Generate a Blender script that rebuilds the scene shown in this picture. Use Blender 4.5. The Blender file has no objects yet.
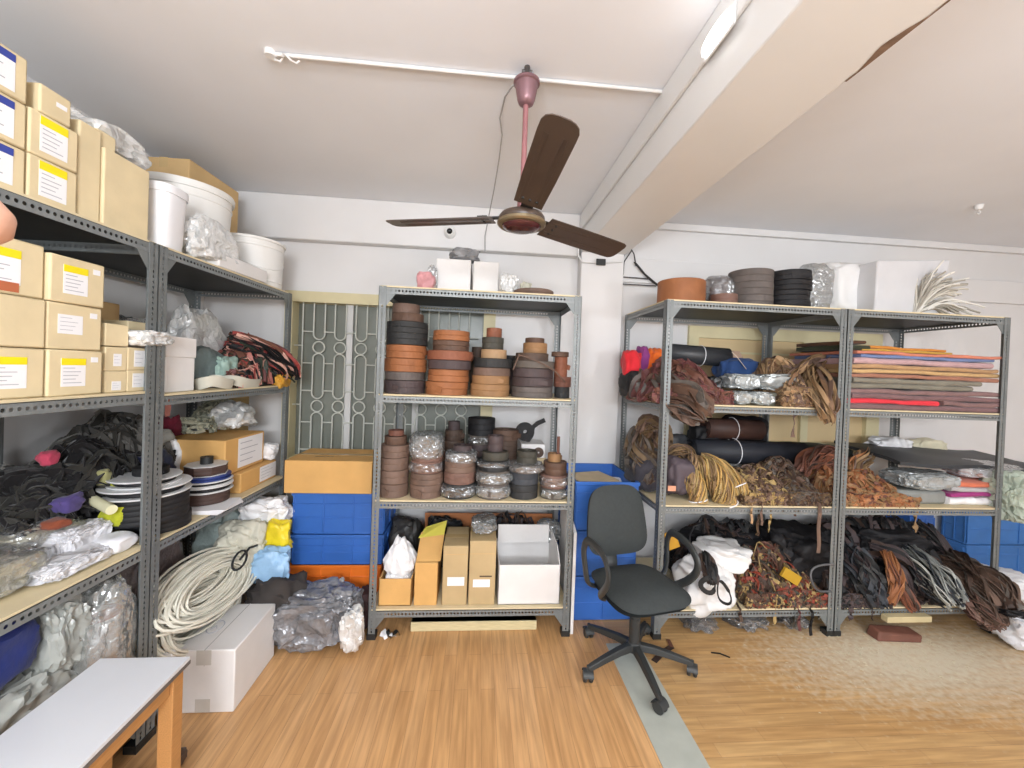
import bpy, bmesh, math, random
from mathutils import Vector, noise, Matrix
R = math.radians
PI = math.pi
sc = bpy.context.scene
col = sc.collection
# ------------------------------------------------------------------ camera
YAW, PITCH, ROLL, FPX, CYP, CAMZ = .082, .010, .037, 400., 374., 1.5
def cam_axes():
    cy, sy, cp, sp = math.cos(YAW), math.sin(YAW), math.cos(PITCH), math.sin(PITCH)
    F = Vector((sy*cp, cy*cp, -sp)); R0 = Vector((cy, -sy, 0)); U0 = R0.cross(F)
    c, s = math.cos(ROLL), math.sin(ROLL)
    return R0*c+U0*s, U0*c-R0*s, F
CR, CU, CF = cam_axes()
cd = bpy.data.cameras.new('camera'); cam = bpy.data.objects.new('camera', cd); col.objects.link(cam)
cd.sensor_fit = 'HORIZONTAL'; cd.sensor_width = 36; cd.lens = 36*FPX/1024
cd.shift_y = -(384-CYP)/1024; cd.clip_start = .02
m = Matrix((CR, CU, -CF)).transposed().to_4x4(); m.translation = (0, 0, CAMZ); cam.matrix_world = m
sc.camera = cam
# measuring helpers: where the line of sight of a pixel meets a vertical plane of the room
def ray(px, py): return CF + CR*((px-512)/FPX) + CU*((CYP-py)/FPX)
def at(px, py, Y):
    d = ray(px, py); t = Y/d.y
    return d.x*t, CAMZ+d.z*t
LA = Vector((-1.237, 1.644)); LU = Vector((.0403, .9992)); LN = Vector((-.9992, .0403))
def LW(s, d, z):
    p = LA+LU*s+LN*d
    return Vector((p.x, p.y, z))
def lt(px, py, d=0):
    r = ray(px, py); a = LA+LN*d
    t = a.dot(LN)/(r.x*LN.x+r.y*LN.y)
    return (Vector((r.x*t, r.y*t))-a).dot(LU), CAMZ+r.z*t
# ------------------------------------------------------------------ materials
def lin(h):
    h = h.lstrip('#'); o = []
    for i in (0, 2, 4):
        c = int(h[i:i+2], 16)/255
        o.append(c/12.92 if c <= .04045 else ((c+.055)/1.055)**2.4)
    return tuple(o)+(1,)
MATS = {}
def mat(name, hexa, rough=.6, spec=.35, metal=0., var=.12, scale=9., bump=0., bscale=60., alpha=1., coords='Object', stretch=None, sheen=0., trans=0., crinkle=0.):
    if name in MATS: return MATS[name]
    m = bpy.data.materials.new(name); m.use_nodes = True; nt = m.node_tree; N = nt.nodes; L = nt.links
    b = N['Principled BSDF']; c = lin(hexa)
    b.inputs['Roughness'].default_value = rough; b.inputs['Specular IOR Level'].default_value = spec
    b.inputs['Metallic'].default_value = metal
    if sheen: b.inputs['Sheen Weight'].default_value = sheen
    if trans: b.inputs['Transmission Weight'].default_value = trans
    tc = N.new('ShaderNodeTexCoord'); src = tc.outputs[coords]
    oi = N.new('ShaderNodeObjectInfo'); mm = N.new('ShaderNodeVectorMath'); mm.operation = 'ADD'
    sc_ = N.new('ShaderNodeMath'); sc_.operation = 'MULTIPLY'; sc_.inputs[1].default_value = 37.
    L.new(oi.outputs['Random'], sc_.inputs[0]); L.new(src, mm.inputs[0]); L.new(sc_.outputs[0], mm.inputs[1])
    vec = mm.outputs[0]
    if stretch:
        mp = N.new('ShaderNodeMapping'); mp.inputs['Scale'].default_value = stretch; L.new(vec, mp.inputs[0]); vec = mp.outputs[0]
    n = N.new('ShaderNodeTexNoise'); n.inputs['Scale'].default_value = scale; n.inputs['Detail'].default_value = 4; L.new(vec, n.inputs['Vector'])
    r = N.new('ShaderNodeValToRGB'); r.color_ramp.elements[0].position = .3; r.color_ramp.elements[1].position = .7
    r.color_ramp.elements[0].color = tuple(x*(1-var) for x in c[:3])+(1,); r.color_ramp.elements[1].color = tuple(min(1, x*(1+var)) for x in c[:3])+(1,)
    L.new(n.outputs['Fac'], r.inputs[0]); L.new(r.outputs[0], b.inputs['Base Color'])
    if crinkle:
        # sharp creases of crumpled foil or film
        n3 = N.new('ShaderNodeTexNoise'); n3.inputs['Scale'].default_value = crinkle*.5; n3.inputs['Detail'].default_value = 2; L.new(vec, n3.inputs['Vector'])
        am = N.new('ShaderNodeVectorMath'); am.operation = 'MULTIPLY_ADD'; am.inputs[1].default_value = (.09, .09, .09); L.new(n3.outputs['Color'], am.inputs[0]); L.new(vec, am.inputs[2])
        vo = N.new('ShaderNodeTexVoronoi'); vo.inputs['Scale'].default_value = crinkle; L.new(am.outputs[0], vo.inputs['Vector'])
        vo2 = N.new('ShaderNodeTexVoronoi'); vo2.inputs['Scale'].default_value = crinkle*2.3; L.new(am.outputs[0], vo2.inputs['Vector'])
        sm = N.new('ShaderNodeMath'); sm.operation = 'MULTIPLY_ADD'; sm.inputs[1].default_value = .45; L.new(vo2.outputs['Distance'], sm.inputs[0]); L.new(vo.outputs['Distance'], sm.inputs[2])
        bp = N.new('ShaderNodeBump'); bp.inputs['Strength'].default_value = .42; bp.inputs['Distance'].default_value = .5/crinkle
        L.new(sm.outputs[0], bp.inputs['Height']); L.new(bp.outputs[0], b.inputs['Normal'])
    elif bump:
        n2 = N.new('ShaderNodeTexNoise'); n2.inputs['Scale'].default_value = bscale; n2.inputs['Detail'].default_value = 3; L.new(vec, n2.inputs['Vector'])
        bp = N.new('ShaderNodeBump'); bp.inputs['Strength'].default_value = bump; bp.inputs['Distance'].default_value = .01
        L.new(n2.outputs['Fac'], bp.inputs['Height']); L.new(bp.outputs[0], b.inputs['Normal'])
    if alpha < 1: b.inputs['Alpha'].default_value = alpha
    m.diffuse_color = c
    MATS[name] = m; return m
def slot_mat(name, hexa, pitch=.02, rx=.0062, ry=.0034):
    m = mat(name, hexa, rough=.42, spec=.5, metal=.25, var=.1, scale=14)
    nt = m.node_tree; N = nt.nodes; L = nt.links; b = N['Principled BSDF']; out = N['Material Output']
    uv = N.new('ShaderNodeUVMap'); sp = N.new('ShaderNodeSeparateXYZ'); L.new(uv.outputs[0], sp.inputs[0])
    def mt(op, a, bv=None, c=None):
        k = N.new('ShaderNodeMath'); k.operation = op
        for i, q in enumerate((a, bv, c)):
            if q is None: continue
            if isinstance(q, (int, float)): k.inputs[i].default_value = q
            else: L.new(q, k.inputs[i])
        return k.outputs[0]
    f = mt('SUBTRACT', mt('FRACT', mt('DIVIDE', sp.outputs[0], pitch)), .5)
    u = mt('DIVIDE', mt('MULTIPLY', f, pitch), rx); v = mt('DIVIDE', sp.outputs[1], ry)
    d = mt('ADD', mt('MULTIPLY', u, u), mt('MULTIPLY', v, v))
    hole = mt('LESS_THAN', d, 1.)
    tr = N.new('ShaderNodeBsdfTransparent'); mx = N.new('ShaderNodeMixShader')
    L.new(hole, mx.inputs[0]); L.new(b.outputs[0], mx.inputs[1]); L.new(tr.outputs[0], mx.inputs[2]); L.new(mx.outputs[0], out.inputs['Surface'])
    return m
def film_mat(name, hexa, clear=.5, rough=.18):
    m = mat(name, hexa, rough=rough, spec=.8, var=.05, crinkle=26)
    nt = m.node_tree; N = nt.nodes; L = nt.links; b = N['Principled BSDF']; out = N['Material Output']
    tr = N.new('ShaderNodeBsdfTransparent'); mx = N.new('ShaderNodeMixShader')
    fr = N.new('ShaderNodeLayerWeight'); fr.inputs['Blend'].default_value = .45
    mr = N.new('ShaderNodeMapRange'); mr.inputs['To Min'].default_value = clear; mr.inputs['To Max'].default_value = clear*.35
    L.new(fr.outputs['Facing'], mr.inputs['Value'])
    L.new(mr.outputs[0], mx.inputs[0]); L.new(b.outputs[0], mx.inputs[1]); L.new(tr.outputs[0], mx.inputs[2]); gl = N.new('ShaderNodeBsdfGlossy'); gl.inputs['Roughness'].default_value = .16; gl.inputs['Color'].default_value = (.95, .96, .97, 1)
    L.new(b.inputs['Normal'].links[0].from_socket, gl.inputs['Normal'])
    m2 = N.new('ShaderNodeMapRange'); m2.inputs['To Min'].default_value = .10; m2.inputs['To Max'].default_value = .5; L.new(fr.outputs['Facing'], m2.inputs['Value'])
    mg = N.new('ShaderNodeMixShader'); L.new(m2.outputs[0], mg.inputs[0]); L.new(mx.outputs[0], mg.inputs[1]); L.new(gl.outputs[0], mg.inputs[2])
    L.new(mg.outputs[0], out.inputs['Surface'])
    return m
def plank_mat(name, c1, c2, c3, rot, dust=None):
    m = mat(name, c1, rough=.38, spec=.4, var=.02)
    nt = m.node_tree; N = nt.nodes; L = nt.links; b = N['Principled BSDF']
    tc = N.new('ShaderNodeTexCoord'); mp = N.new('ShaderNodeMapping'); mp.inputs['Rotation'].default_value[2] = rot
    L.new(tc.outputs['Object'], mp.inputs[0])
    br = N.new('ShaderNodeTexBrick'); br.offset = .37; br.inputs['Scale'].default_value = 1.
    br.inputs['Brick Width'].default_value = .62; br.inputs['Row Height'].default_value = .062; br.inputs['Mortar Size'].default_value = .0006
    br.inputs['Color1'].default_value = lin(c1); br.inputs['Color2'].default_value = lin(c2); br.inputs['Mortar'].default_value = lin(c3)
    L.new(mp.outputs[0], br.inputs['Vector'])
    m2 = N.new('ShaderNodeMapping'); m2.inputs['Scale'].default_value = (1.6, 22, 1); L.new(mp.outputs[0], m2.inputs[0])
    n = N.new('ShaderNodeTexNoise'); n.inputs['Scale'].default_value = 2.2; n.inputs['Detail'].default_value = 5; L.new(m2.outputs[0], n.inputs['Vector'])
    rp = N.new('ShaderNodeValToRGB'); rp.color_ramp.elements[0].position = .35; rp.color_ramp.elements[1].position = .68
    rp.color_ramp.elements[0].color = (.74, .7, .66, 1); rp.color_ramp.elements[1].color = (1.1, 1.1, 1.1, 1)
    L.new(n.outputs['Fac'], rp.inputs[0])
    mx = N.new('ShaderNodeMix'); mx.data_type = 'RGBA'; mx.blend_type = 'MULTIPLY'; mx.inputs['Factor'].default_value = .85
    L.new(br.outputs['Color'], mx.inputs['A']); L.new(rp.outputs[0], mx.inputs['B'])
    res = mx.outputs['Result']
    if dust:
        # pale lint and sawdust trodden over one patch of the boards
        vd = N.new('ShaderNodeVectorMath'); vd.operation = 'SUBTRACT'; vd.inputs[1].default_value = dust; L.new(tc.outputs['Object'], vd.inputs[0])
        vs = N.new('ShaderNodeVectorMath'); vs.operation = 'MULTIPLY'; vs.inputs[1].default_value = (1/1.05, 1/.42, 0); L.new(vd.outputs[0], vs.inputs[0])
        ln = N.new('ShaderNodeVectorMath'); ln.operation = 'LENGTH'; L.new(vs.outputs[0], ln.inputs[0])
        fall = N.new('ShaderNodeMapRange'); fall.inputs['From Min'].default_value = .2; fall.inputs['From Max'].default_value = 1.15
        fall.inputs['To Min'].default_value = .74; fall.inputs['To Max'].default_value = 0; L.new(ln.outputs['Value'], fall.inputs['Value'])
        n3 = N.new('ShaderNodeTexNoise'); n3.inputs['Scale'].default_value = 34; n3.inputs['Detail'].default_value = 9; L.new(tc.outputs['Object'], n3.inputs['Vector'])
        ad = N.new('ShaderNodeMath'); ad.operation = 'ADD'; L.new(n3.outputs['Fac'], ad.inputs[0]); L.new(fall.outputs[0], ad.inputs[1])
        th = N.new('ShaderNodeMapRange'); th.inputs['From Min'].default_value = .62; th.inputs['From Max'].default_value = 1.25; th.inputs['To Max'].default_value = .95
        L.new(ad.outputs[0], th.inputs['Value'])
        mx2 = N.new('ShaderNodeMix'); mx2.data_type = 'RGBA'; L.new(th.outputs[0], mx2.inputs['Factor']); L.new(res, mx2.inputs['A']); mx2.inputs['B'].default_value = lin('e0d4bc')
        res = mx2.outputs['Result']
    L.new(res, b.inputs['Base Color'])
    return m
# ------------------------------------------------------------------ mesh builder
class MB:
    def __init__(s): s.v = []; s.f = []; s.m = []; s.uv = {}; s.T = None
    def add(s, vs, fs, m=0):
        o = len(s.v)
        for p in vs:
            p = Vector(p); s.v.append(s.T(p) if s.T else p)
        for f in fs: s.f.append([o+i for i in f]); s.m.append(m)
        return s
    def box(s, x0, x1, y0, y1, z0, z1, m=0):
        return s.add([(x0,y0,z0),(x1,y0,z0),(x1,y1,z0),(x0,y1,z0),(x0,y0,z1),(x1,y0,z1),(x1,y1,z1),(x0,y1,z1)],
              [(3,2,1,0),(4,5,6,7),(0,1,5,4),(1,2,6,5),(2,3,7,6),(3,0,4,7)], m)
    def quad(s, a, b, c, d, m=0): return s.add([a,b,c,d], [(0,1,2,3)], m)
    def lathe(s, prof, cx, cy, seg=32, m=0, wob=0, seed=0):
        n = len(prof); vs = []
        for k in range(seg):
            a = 2*PI*k/seg; w = 1+wob*noise.noise(Vector((math.cos(a)*1.3, math.sin(a)*1.3, seed))) if wob else 1
            for r, z in prof: vs.append((cx+r*w*math.cos(a), cy+r*w*math.sin(a), z))
        fs = []
        for k in range(seg):
            k2 = (k+1) % seg
            for i in range(n-1): fs.append((k*n+i, k2*n+i, k2*n+i+1, k*n+i+1))
        return s.add(vs, fs, m)
    def tube(s, pts, r, seg=8, m=0, closed=False, flat=None):
        pts = [Vector(p) for p in pts]; n = len(pts); rr = r if isinstance(r, (list, tuple)) else [r]*n
        vs = []; prev = None
        for i in range(n):
            if closed: t = pts[(i+1) % n]-pts[i-1]
            else: t = pts[min(i+1, n-1)]-pts[max(i-1, 0)]
            if t.length < 1e-9: t = Vector((0,0,1))
            t.normalize()
            if prev is None:
                a = Vector((0,0,1)) if abs(t.z) < .9 else Vector((1,0,0)); nrm = a.cross(t).normalized()
            else:
                nrm = prev-t*prev.dot(t)
                nrm = nrm.normalized() if nrm.length > 1e-6 else Vector((1,0,0))
            prev = nrm; bn = t.cross(nrm)
            for k in range(seg):
                a = 2*PI*k/seg
                if flat: vs.append(pts[i]+nrm*math.cos(a)*flat[0]+bn*math.sin(a)*flat[1])
                else: vs.append(pts[i]+(nrm*math.cos(a)+bn*math.sin(a))*rr[i])
        fs = []
        for i in range(n if closed else n-1):
            j = (i+1) % n
            for k in range(seg):
                k2 = (k+1) % seg; fs.append((i*seg+k, i*seg+k2, j*seg+k2, j*seg+k))
        if not closed:
            fs.append(tuple(range(seg-1, -1, -1))); fs.append(tuple((n-1)*seg+k for k in range(seg)))
        return s.add(vs, fs, m)
    def ribbon(s, pts, w, t, m=0, tw=None, up=Vector((0,0,1))):
        n = len(pts); vs = []; pts = [Vector(p) for p in pts]
        for i in range(n):
            d = (pts[min(i+1, n-1)]-pts[max(i-1, 0)])
            if d.length < 1e-9: d = Vector((1,0,0))
            d.normalize()
            a = up.cross(d)
            if a.length < .15: a = Vector((1,0,.2)).cross(d)
            a.normalize(); b = d.cross(a)
            if tw is not None:
                q = tw[i] if isinstance(tw, list) else tw
                a, b = a*math.cos(q)+b*math.sin(q), b*math.cos(q)-a*math.sin(q)
            for sa, sb in ((-1,-1),(1,-1),(1,1),(-1,1)): vs.append(pts[i]+a*(sa*w/2)+b*(sb*t/2))
        fs = [(3,2,1,0), tuple((n-1)*4+k for k in range(4))]
        for i in range(n-1):
            for k in range(4):
                k2 = (k+1) % 4; fs.append((i*4+k, i*4+k2, i*4+4+k2, i*4+4+k))
        return s.add(vs, fs, m)
    def build(s, name, mats, parent=None, org=None, bevel=0, smooth=35, seg=2):
        if not isinstance(mats, (list, tuple)): mats = [mats]
        if parent is not None:
            org = Vector((0,0,0)); p = parent
            while p is not None: org = org+p.location; p = p.parent
        elif org is None:
            xs = [p.x for p in s.v]; ys = [p.y for p in s.v]; org = Vector(((min(xs)+max(xs))/2, (min(ys)+max(ys))/2, min(p.z for p in s.v)))
        else: org = Vector(org)
        me = bpy.data.meshes.new(name); me.from_pydata([tuple(p-org) for p in s.v], [], s.f)
        for q in mats: me.materials.append(q)
        if len(mats) > 1: me.polygons.foreach_set('material_index', s.m)
        if s.uv:
            ul = me.uv_layers.new(name='UVMap')
            for pi, p in enumerate(me.polygons):
                u = s.uv.get(pi)
                for k, li in enumerate(p.loop_indices): ul.data[li].uv = u[k] if u else (0, 9)
        me.update()
        if smooth:
            me.polygons.foreach_set('use_smooth', [True]*len(me.polygons))
            try: me.set_sharp_from_angle(angle=R(smooth))
            except Exception: pass
        o = bpy.data.objects.new(name, me); col.objects.link(o)
        if parent is None: o.location = org
        else: o.parent = parent
        if bevel:
            bv = o.modifiers.new('bevel', 'BEVEL'); bv.width = bevel; bv.segments = seg; bv.limit_method = 'ANGLE'; bv.angle_limit = R(40)
        return o
def tag(o, label, cat, group=None, kind=None):
    o['label'] = label; o['category'] = cat
    if group: o['group'] = group
    if kind: o['kind'] = kind
    return o
def thing(name, label, cat, loc, group=None):
    o = bpy.data.objects.new(name, None); col.objects.link(o); o.location = loc; o.empty_display_size = .05
    return tag(o, label, cat, group)
def struct(name, mb, m, **k):
    o = mb.build(name, m, **k); o['kind'] = 'structure'; return o
rnd = random.Random(7)
# ------------------------------------------------------------------ generic soft shapes
def sgn(a, e): return math.copysign(abs(a)**e, a)
_ico = {}
def ico(sub):
    if sub not in _ico:
        b = bmesh.new(); bmesh.ops.create_icosphere(b, subdivisions=sub, radius=1)
        _ico[sub] = ([v.co.copy() for v in b.verts], [[v.index for v in f.verts] for f in b.faces]); b.free()
    return _ico[sub]
def lump_mb(x0, x1, y0, y1, z0, z1, seed=0, amp=.18, fine=.1, freq=1.6, e=.75, sub=4, crease=True, droop=0, top=None, mb=None, m=0):
    V, Fs = ico(sub); mb = mb or MB(); c = Vector(((x0+x1)/2, (y0+y1)/2, (z0+z1)/2)); h = Vector(((x1-x0)/2, (y1-y0)/2, (z1-z0)/2)); vs = []
    so = Vector((seed*3.17, seed*1.71, seed*.93))
    for p in V:
        q = Vector((sgn(p.x, e), sgn(p.y, e), sgn(p.z, e)))
        L = max(q.length, 1e-6); q = q*(1/max(abs(q.x), abs(q.y), abs(q.z), L*.8))
        a = noise.noise(p*freq+so)
        if crease: f = abs(noise.noise(p*freq*2.7+so*2))+.6*abs(noise.noise(p*freq*5.5+so))
        else: f = .5+.5*math.sin((p.x*2.2+p.y*1.3+p.z*3.1+1.8*noise.noise(p*1.5+so))*freq*2.2)
        k = 1-amp*(.5-a)*1.0-fine*f*1.2
        q = q*k
        if top is not None and q.z > 0: q.x *= 1-(1-top)*q.z; q.y *= 1-(1-top)*q.z
        w = Vector((c.x+q.x*h.x, c.y+q.y*h.y, c.z+q.z*h.z))
        w.z = max(w.z, z0+.0005)
        vs.append(w)
    mb.add(vs, Fs, m); return mb
def lump(name, label, cat, box, m, seed=0, group=None, kind=None, smooth=60, parent=None, **k):
    mb = lump_mb(*box, seed=seed, **k)
    o = mb.build(name, m, parent, smooth=smooth)
    if parent is None: tag(o, label, cat, group, kind)
    elif label: o['label'] = label
    return o
def pbox(px0, py0, px1, py1, Yc, dy):
    x0, z1 = at(px0, py0, Yc); x1, _ = at(px1, py0, Yc); _, z0 = at((px0+px1)/2, py1, Yc); _, z1 = at((px0+px1)/2, py0, Yc)
    return (x0, x1, Yc-dy/2, Yc+dy/2, z0, z1)
def lbox(px0, py0, px1, py1, d, dd):
    # a box on the racks of the left wall, seen at depth d behind their front; returns world axis box
    s0, _ = lt(px0, (py0+py1)/2, d); s1, _ = lt(px1, (py0+py1)/2, d); _, z1 = lt((px0+px1)/2, py0, d); _, z0 = lt((px0+px1)/2, py1, d)
    p = LW((s0+s1)/2, d, 0); hs = abs(s1-s0)/2
    return (p.x-dd/2, p.x+dd/2, p.y-hs, p.y+hs, z0, z1)
def setz(b, z0=None, z1=None):
    b = list(b)
    if z0 is not None: b[4] = z0
    if z1 is not None: b[5] = z1
    return tuple(b)
# ------------------------------------------------------------------ strap heaps and bundles
def pile(name, label, box, mats, n=120, w=.016, t=.003, length=.3, seed=0, curl=1.2, hang=.25, cat='leather straps', kind='stuff', group=None, core=True, peak=.55, core_m=0, power=2.6, edge=.25, steps=12):
    x0, x1, y0, y1, z0, z1 = box; rg = random.Random(seed); mb = MB()
    def H(x, y):
        u = (x-x0)/(x1-x0)*2-1; v = (y-y0)/(y1-y0)
        a = max(0, 1-abs(u)**power); b = min(1, edge+(1-edge)*max(0, v)/peak) if v < peak else 1-.35*(v-peak)/(1-peak)
        return z0+(z1-z0)*max(.06, a**.6*b)*(1+.16*noise.noise(Vector((x*7, y*7, seed))))
    if core:
        nx, ny = 18, 10; vs = []; fs = []
        for i in range(nx+1):
            for j in range(ny+1):
                x = x0+.012+(x1-x0-.024)*i/nx; y = y0+.012+(y1-y0-.024)*j/ny
                edge_ = i in (0, nx) or j in (0, ny)
                vs.append((x, y, z0+.002 if edge_ else z0+(H(x, y)-z0)*.82))
        for i in range(nx):
            for j in range(ny):
                a = i*(ny+1)+j; fs.append((a, a+ny+1, a+ny+2, a+1))
        mb.add(vs, fs, core_m)
    for k in range(int(n*.3)):
        # strips lying against the front of the heap
        x = rg.uniform(x0+.02, x1-.02); top = (H(x, y0+.02)-z0)*1.05; z = z0+rg.uniform(.05, 1)*top; a = rg.uniform(0, 2*PI); st = length*rg.uniform(.4, 1)/steps; ca = rg.uniform(-curl, curl); pts = []
        for i in range(steps+1):
            pts.append((x, y0-.004-.012*rg.random()*(i % 2), z)); a += ca*st/.07+rg.uniform(-.4, .4)
            x = min(max(x+math.cos(a)*st, x0), x1); z = min(max(z+math.sin(a)*st, z0+t*2), z0+top*1.1)
        mb.ribbon(pts, w*rg.uniform(.6, 1.3), t, rg.randrange(len(mats)), PI/2+rg.uniform(-.7, .7))
    for k in range(n):
        x = rg.uniform(x0, x1); y = y0+(y1-y0)*rg.random()**1.5*.95; a = rg.uniform(0, 2*PI); ln = length*rg.uniform(.5, 1.4); st = ln/steps
        lay = rg.uniform(.82, 1.06); pts = []; hung = None; ca = rg.uniform(-curl, curl); ph = rg.uniform(0, 9)
        allow = rg.random() < hang
        for i in range(steps+1):
            if hung is not None:
                hung -= st; z = hung; y = y0-.006-.01*rg.random(); x += rg.uniform(-.004, .004)
            else:
                z = z0+(H(x, y)-z0)*lay+.014*math.sin(ph+i*.9)+.006
                z = max(z, z0+t)
            pts.append((x, y, z))
            if hung is None:
                a += ca*st/.07+rg.uniform(-.5, .5)*.6
                nx_, ny_ = x+math.cos(a)*st, y+math.sin(a)*st
                if ny_ < y0:
                    if allow: hung = z
                    else: a = -a; ny_ = y0+.005
                if nx_ < x0 or nx_ > x1: a = PI-a; nx_ = min(max(nx_, x0), x1)
                if ny_ > y1: a = -a; ny_ = y1
                x, y = nx_, ny_
        q0 = rg.uniform(-1.2, 1.2)
        mb.ribbon(pts, w*rg.uniform(.6, 1.3), t, rg.randrange(len(mats)), [q0+.5*math.sin(ph+i*.6) for i in range(len(pts))])
    o = mb.build(name, mats, smooth=40); return tag(o, label, cat, group, kind)
def bundle(name, label, path, rad, mats, n=60, w=.012, t=.003, seed=0, cat='leather straps', group=None, ragged=.12, twist=.0, tie=None, zmin=None, ymin=None, flat=1., wav=.35, parent=None):
    rg = random.Random(seed); pts = [Vector(p) for p in path]; mb = MB()
    # resample smoothly
    res = []; m_ = 20
    def cr(p0, p1, p2, p3, u): return .5*((2*p1)+(p2-p0)*u+(2*p0-5*p1+4*p2-p3)*u*u+(3*p1-p0-3*p2+p3)*u**3)
    ns = len(pts)-1
    for i in range(m_+1):
        g = i/m_*ns; k = min(int(g), ns-1); u = g-k
        res.append(cr(pts[max(k-1, 0)], pts[k], pts[k+1], pts[min(k+2, ns)], u))
    rl = rad if isinstance(rad, (list, tuple)) else [rad, rad]
    def rr(f):
        g = f*(len(rl)-1); k = min(int(g), len(rl)-2) if len(rl) > 1 else 0
        return rl[k]+(rl[k+1]-rl[k])*(g-k)
    frames = []; prev = None
    for i in range(m_+1):
        d = (res[min(i+1, m_)]-res[max(i-1, 0)]).normalized()
        if prev is None:
            a = Vector((0,0,1)) if abs(d.z) < .9 else Vector((1,0,0)); nn = a.cross(d).normalized()
        else: nn = (prev-d*prev.dot(d)).normalized()
        prev = nn; frames.append((nn, d.cross(nn)))
    for k in range(n):
        a0 = rg.uniform(0, 2*PI); r0 = math.sqrt(rg.random())*.5+.5 if rg.random() < .8 else rg.random()
        i0 = int(rg.random()*ragged*m_); i1 = m_-int(rg.random()*ragged*m_); ph = rg.uniform(0, 20); line = []
        for i in range(i0, i1+1):
            f = i/m_; a = a0+twist*f*2*PI+wav*math.sin(ph+f*7); r = rr(f)*r0*(1+.22*math.sin(ph*1.7+f*9))
            p = res[i]+frames[i][0]*(math.cos(a)*r)+frames[i][1]*(math.sin(a)*r*flat)
            if zmin is not None:
                if ymin is None or p.y > ymin: p.z = max(p.z, zmin+t+.003*rg.random())
            line.append(p)
        mb.ribbon(line, w*rg.uniform(.7, 1.3), t, rg.randrange(len(mats)), a0+rg.uniform(-.6, .6))
    o = mb.build(name, mats, parent, smooth=40)
    if parent is None: tag(o, label, cat, group)
    if tie:
        f, tm = tie; i = int(f*m_); tb = MB(); r = rr(f)*1.12
        tb.tube([res[i]+frames[i][0]*math.cos(q)*r+frames[i][1]*math.sin(q)*r*flat for q in [2*PI*j/20 for j in range(20)]], .004, 6, closed=True)
        tb.build('tie', tm, o)
    return o
# ------------------------------------------------------------------ materials used all over
STEEL = slot_mat('slotted_grey_steel', '7a7e7e', rx=.0066, ry=.0042)
RAIL = slot_mat('slotted_rail_steel', '828686', pitch=.019, rx=.0056, ry=.0058)
DECK = mat('shaded_grey_deck_steel', '3f4243', rough=.5, metal=.2)  # grey rack paint, made darker to carry the shade under the shelves
BOARD = mat('cream_board', 'dccba6', rough=.7, var=.06)
KRAFT = mat('kraft_card', 'dccaa4', rough=.75, var=.06, bump=.08)
KRAFT2 = mat('dark_kraft_card', 'c9a877', rough=.75, var=.06, bump=.08)
OCHRE = mat('ochre_card', 'd8a968', rough=.75, var=.06, bump=.08)
FILEK = mat('greyish_kraft_card', 'bfa67c', rough=.75, var=.06)
WCARD = mat('white_card', 'e6e3e1', rough=.55, var=.03, bump=.05)
WHITE = mat('white_paper', 'efeef0', rough=.6, var=.02)
YELLOW = mat('yellow_print', 'f2de20', rough=.6, var=.03)
NAVY = mat('blue_print', '3c4a9c', rough=.6, var=.04)
INK = mat('grey_print', 'b0b0b8', rough=.6, var=.04)
RUSTP = mat('rust_print', 'b86a48', rough=.6, var=.04)
TAPE = mat('brown_tape', 'c8aa78', rough=.25, spec=.6, var=.03)
BLUEP = mat('blue_plastic', '3a6bba', rough=.4, spec=.4, var=.08, scale=5)
ORANGEP = mat('orange_plastic', 'ee7a2c', rough=.4, spec=.4, var=.06, scale=5)
BLACKP = mat('black_plastic', '2a2b2b', rough=.45, spec=.4, var=.1)
FILM = film_mat('clear_plastic_film', '9a9da0', .86)
FILMG = film_mat('greyish_plastic_film', '9a9e9e', .62, .15)
MILKY = film_mat('milky_plastic_film', 'e8e8e6', .16, .3)
SILVER = mat('silver_film', 'b0b4b4', rough=.2, spec=.8, metal=.3, var=.2, scale=14, crinkle=22)
WBAG = mat('white_bag_plastic', 'eeedee', rough=.42, spec=.4, var=.03, crinkle=9)
GBAG = mat('grey_bag_plastic', 'a9aaa6', rough=.4, spec=.4, var=.12, bump=.3, bscale=22)
BUCKET = mat('white_bucket_plastic', 'e6e4e0', rough=.4, spec=.4, var=.03)
def leather(name, h, rough=.62, var=.16): return mat(name, h, rough=rough, var=var, scale=11, bump=.15, bscale=70)
LE = {k: leather('leather_'+k, h) for k, h in dict(dark='55443a', brown='5f483b', orange='99623e', tan='98734f', rust='89553f', black='303030', plum='4e4242', taupe='705a4e', olive='49463e',
      grey='625a56', sand='b08f6c', gold='b09562', umber='6a563f', redbrown='714a3d', choc='46362e', camel='8f7454', pinkbrown='775a4f', jet='1f1e20', slate='3d4045', copper='a8744e', cream='c8b48c', wine='69413f', mole='625a53').items()}
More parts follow.
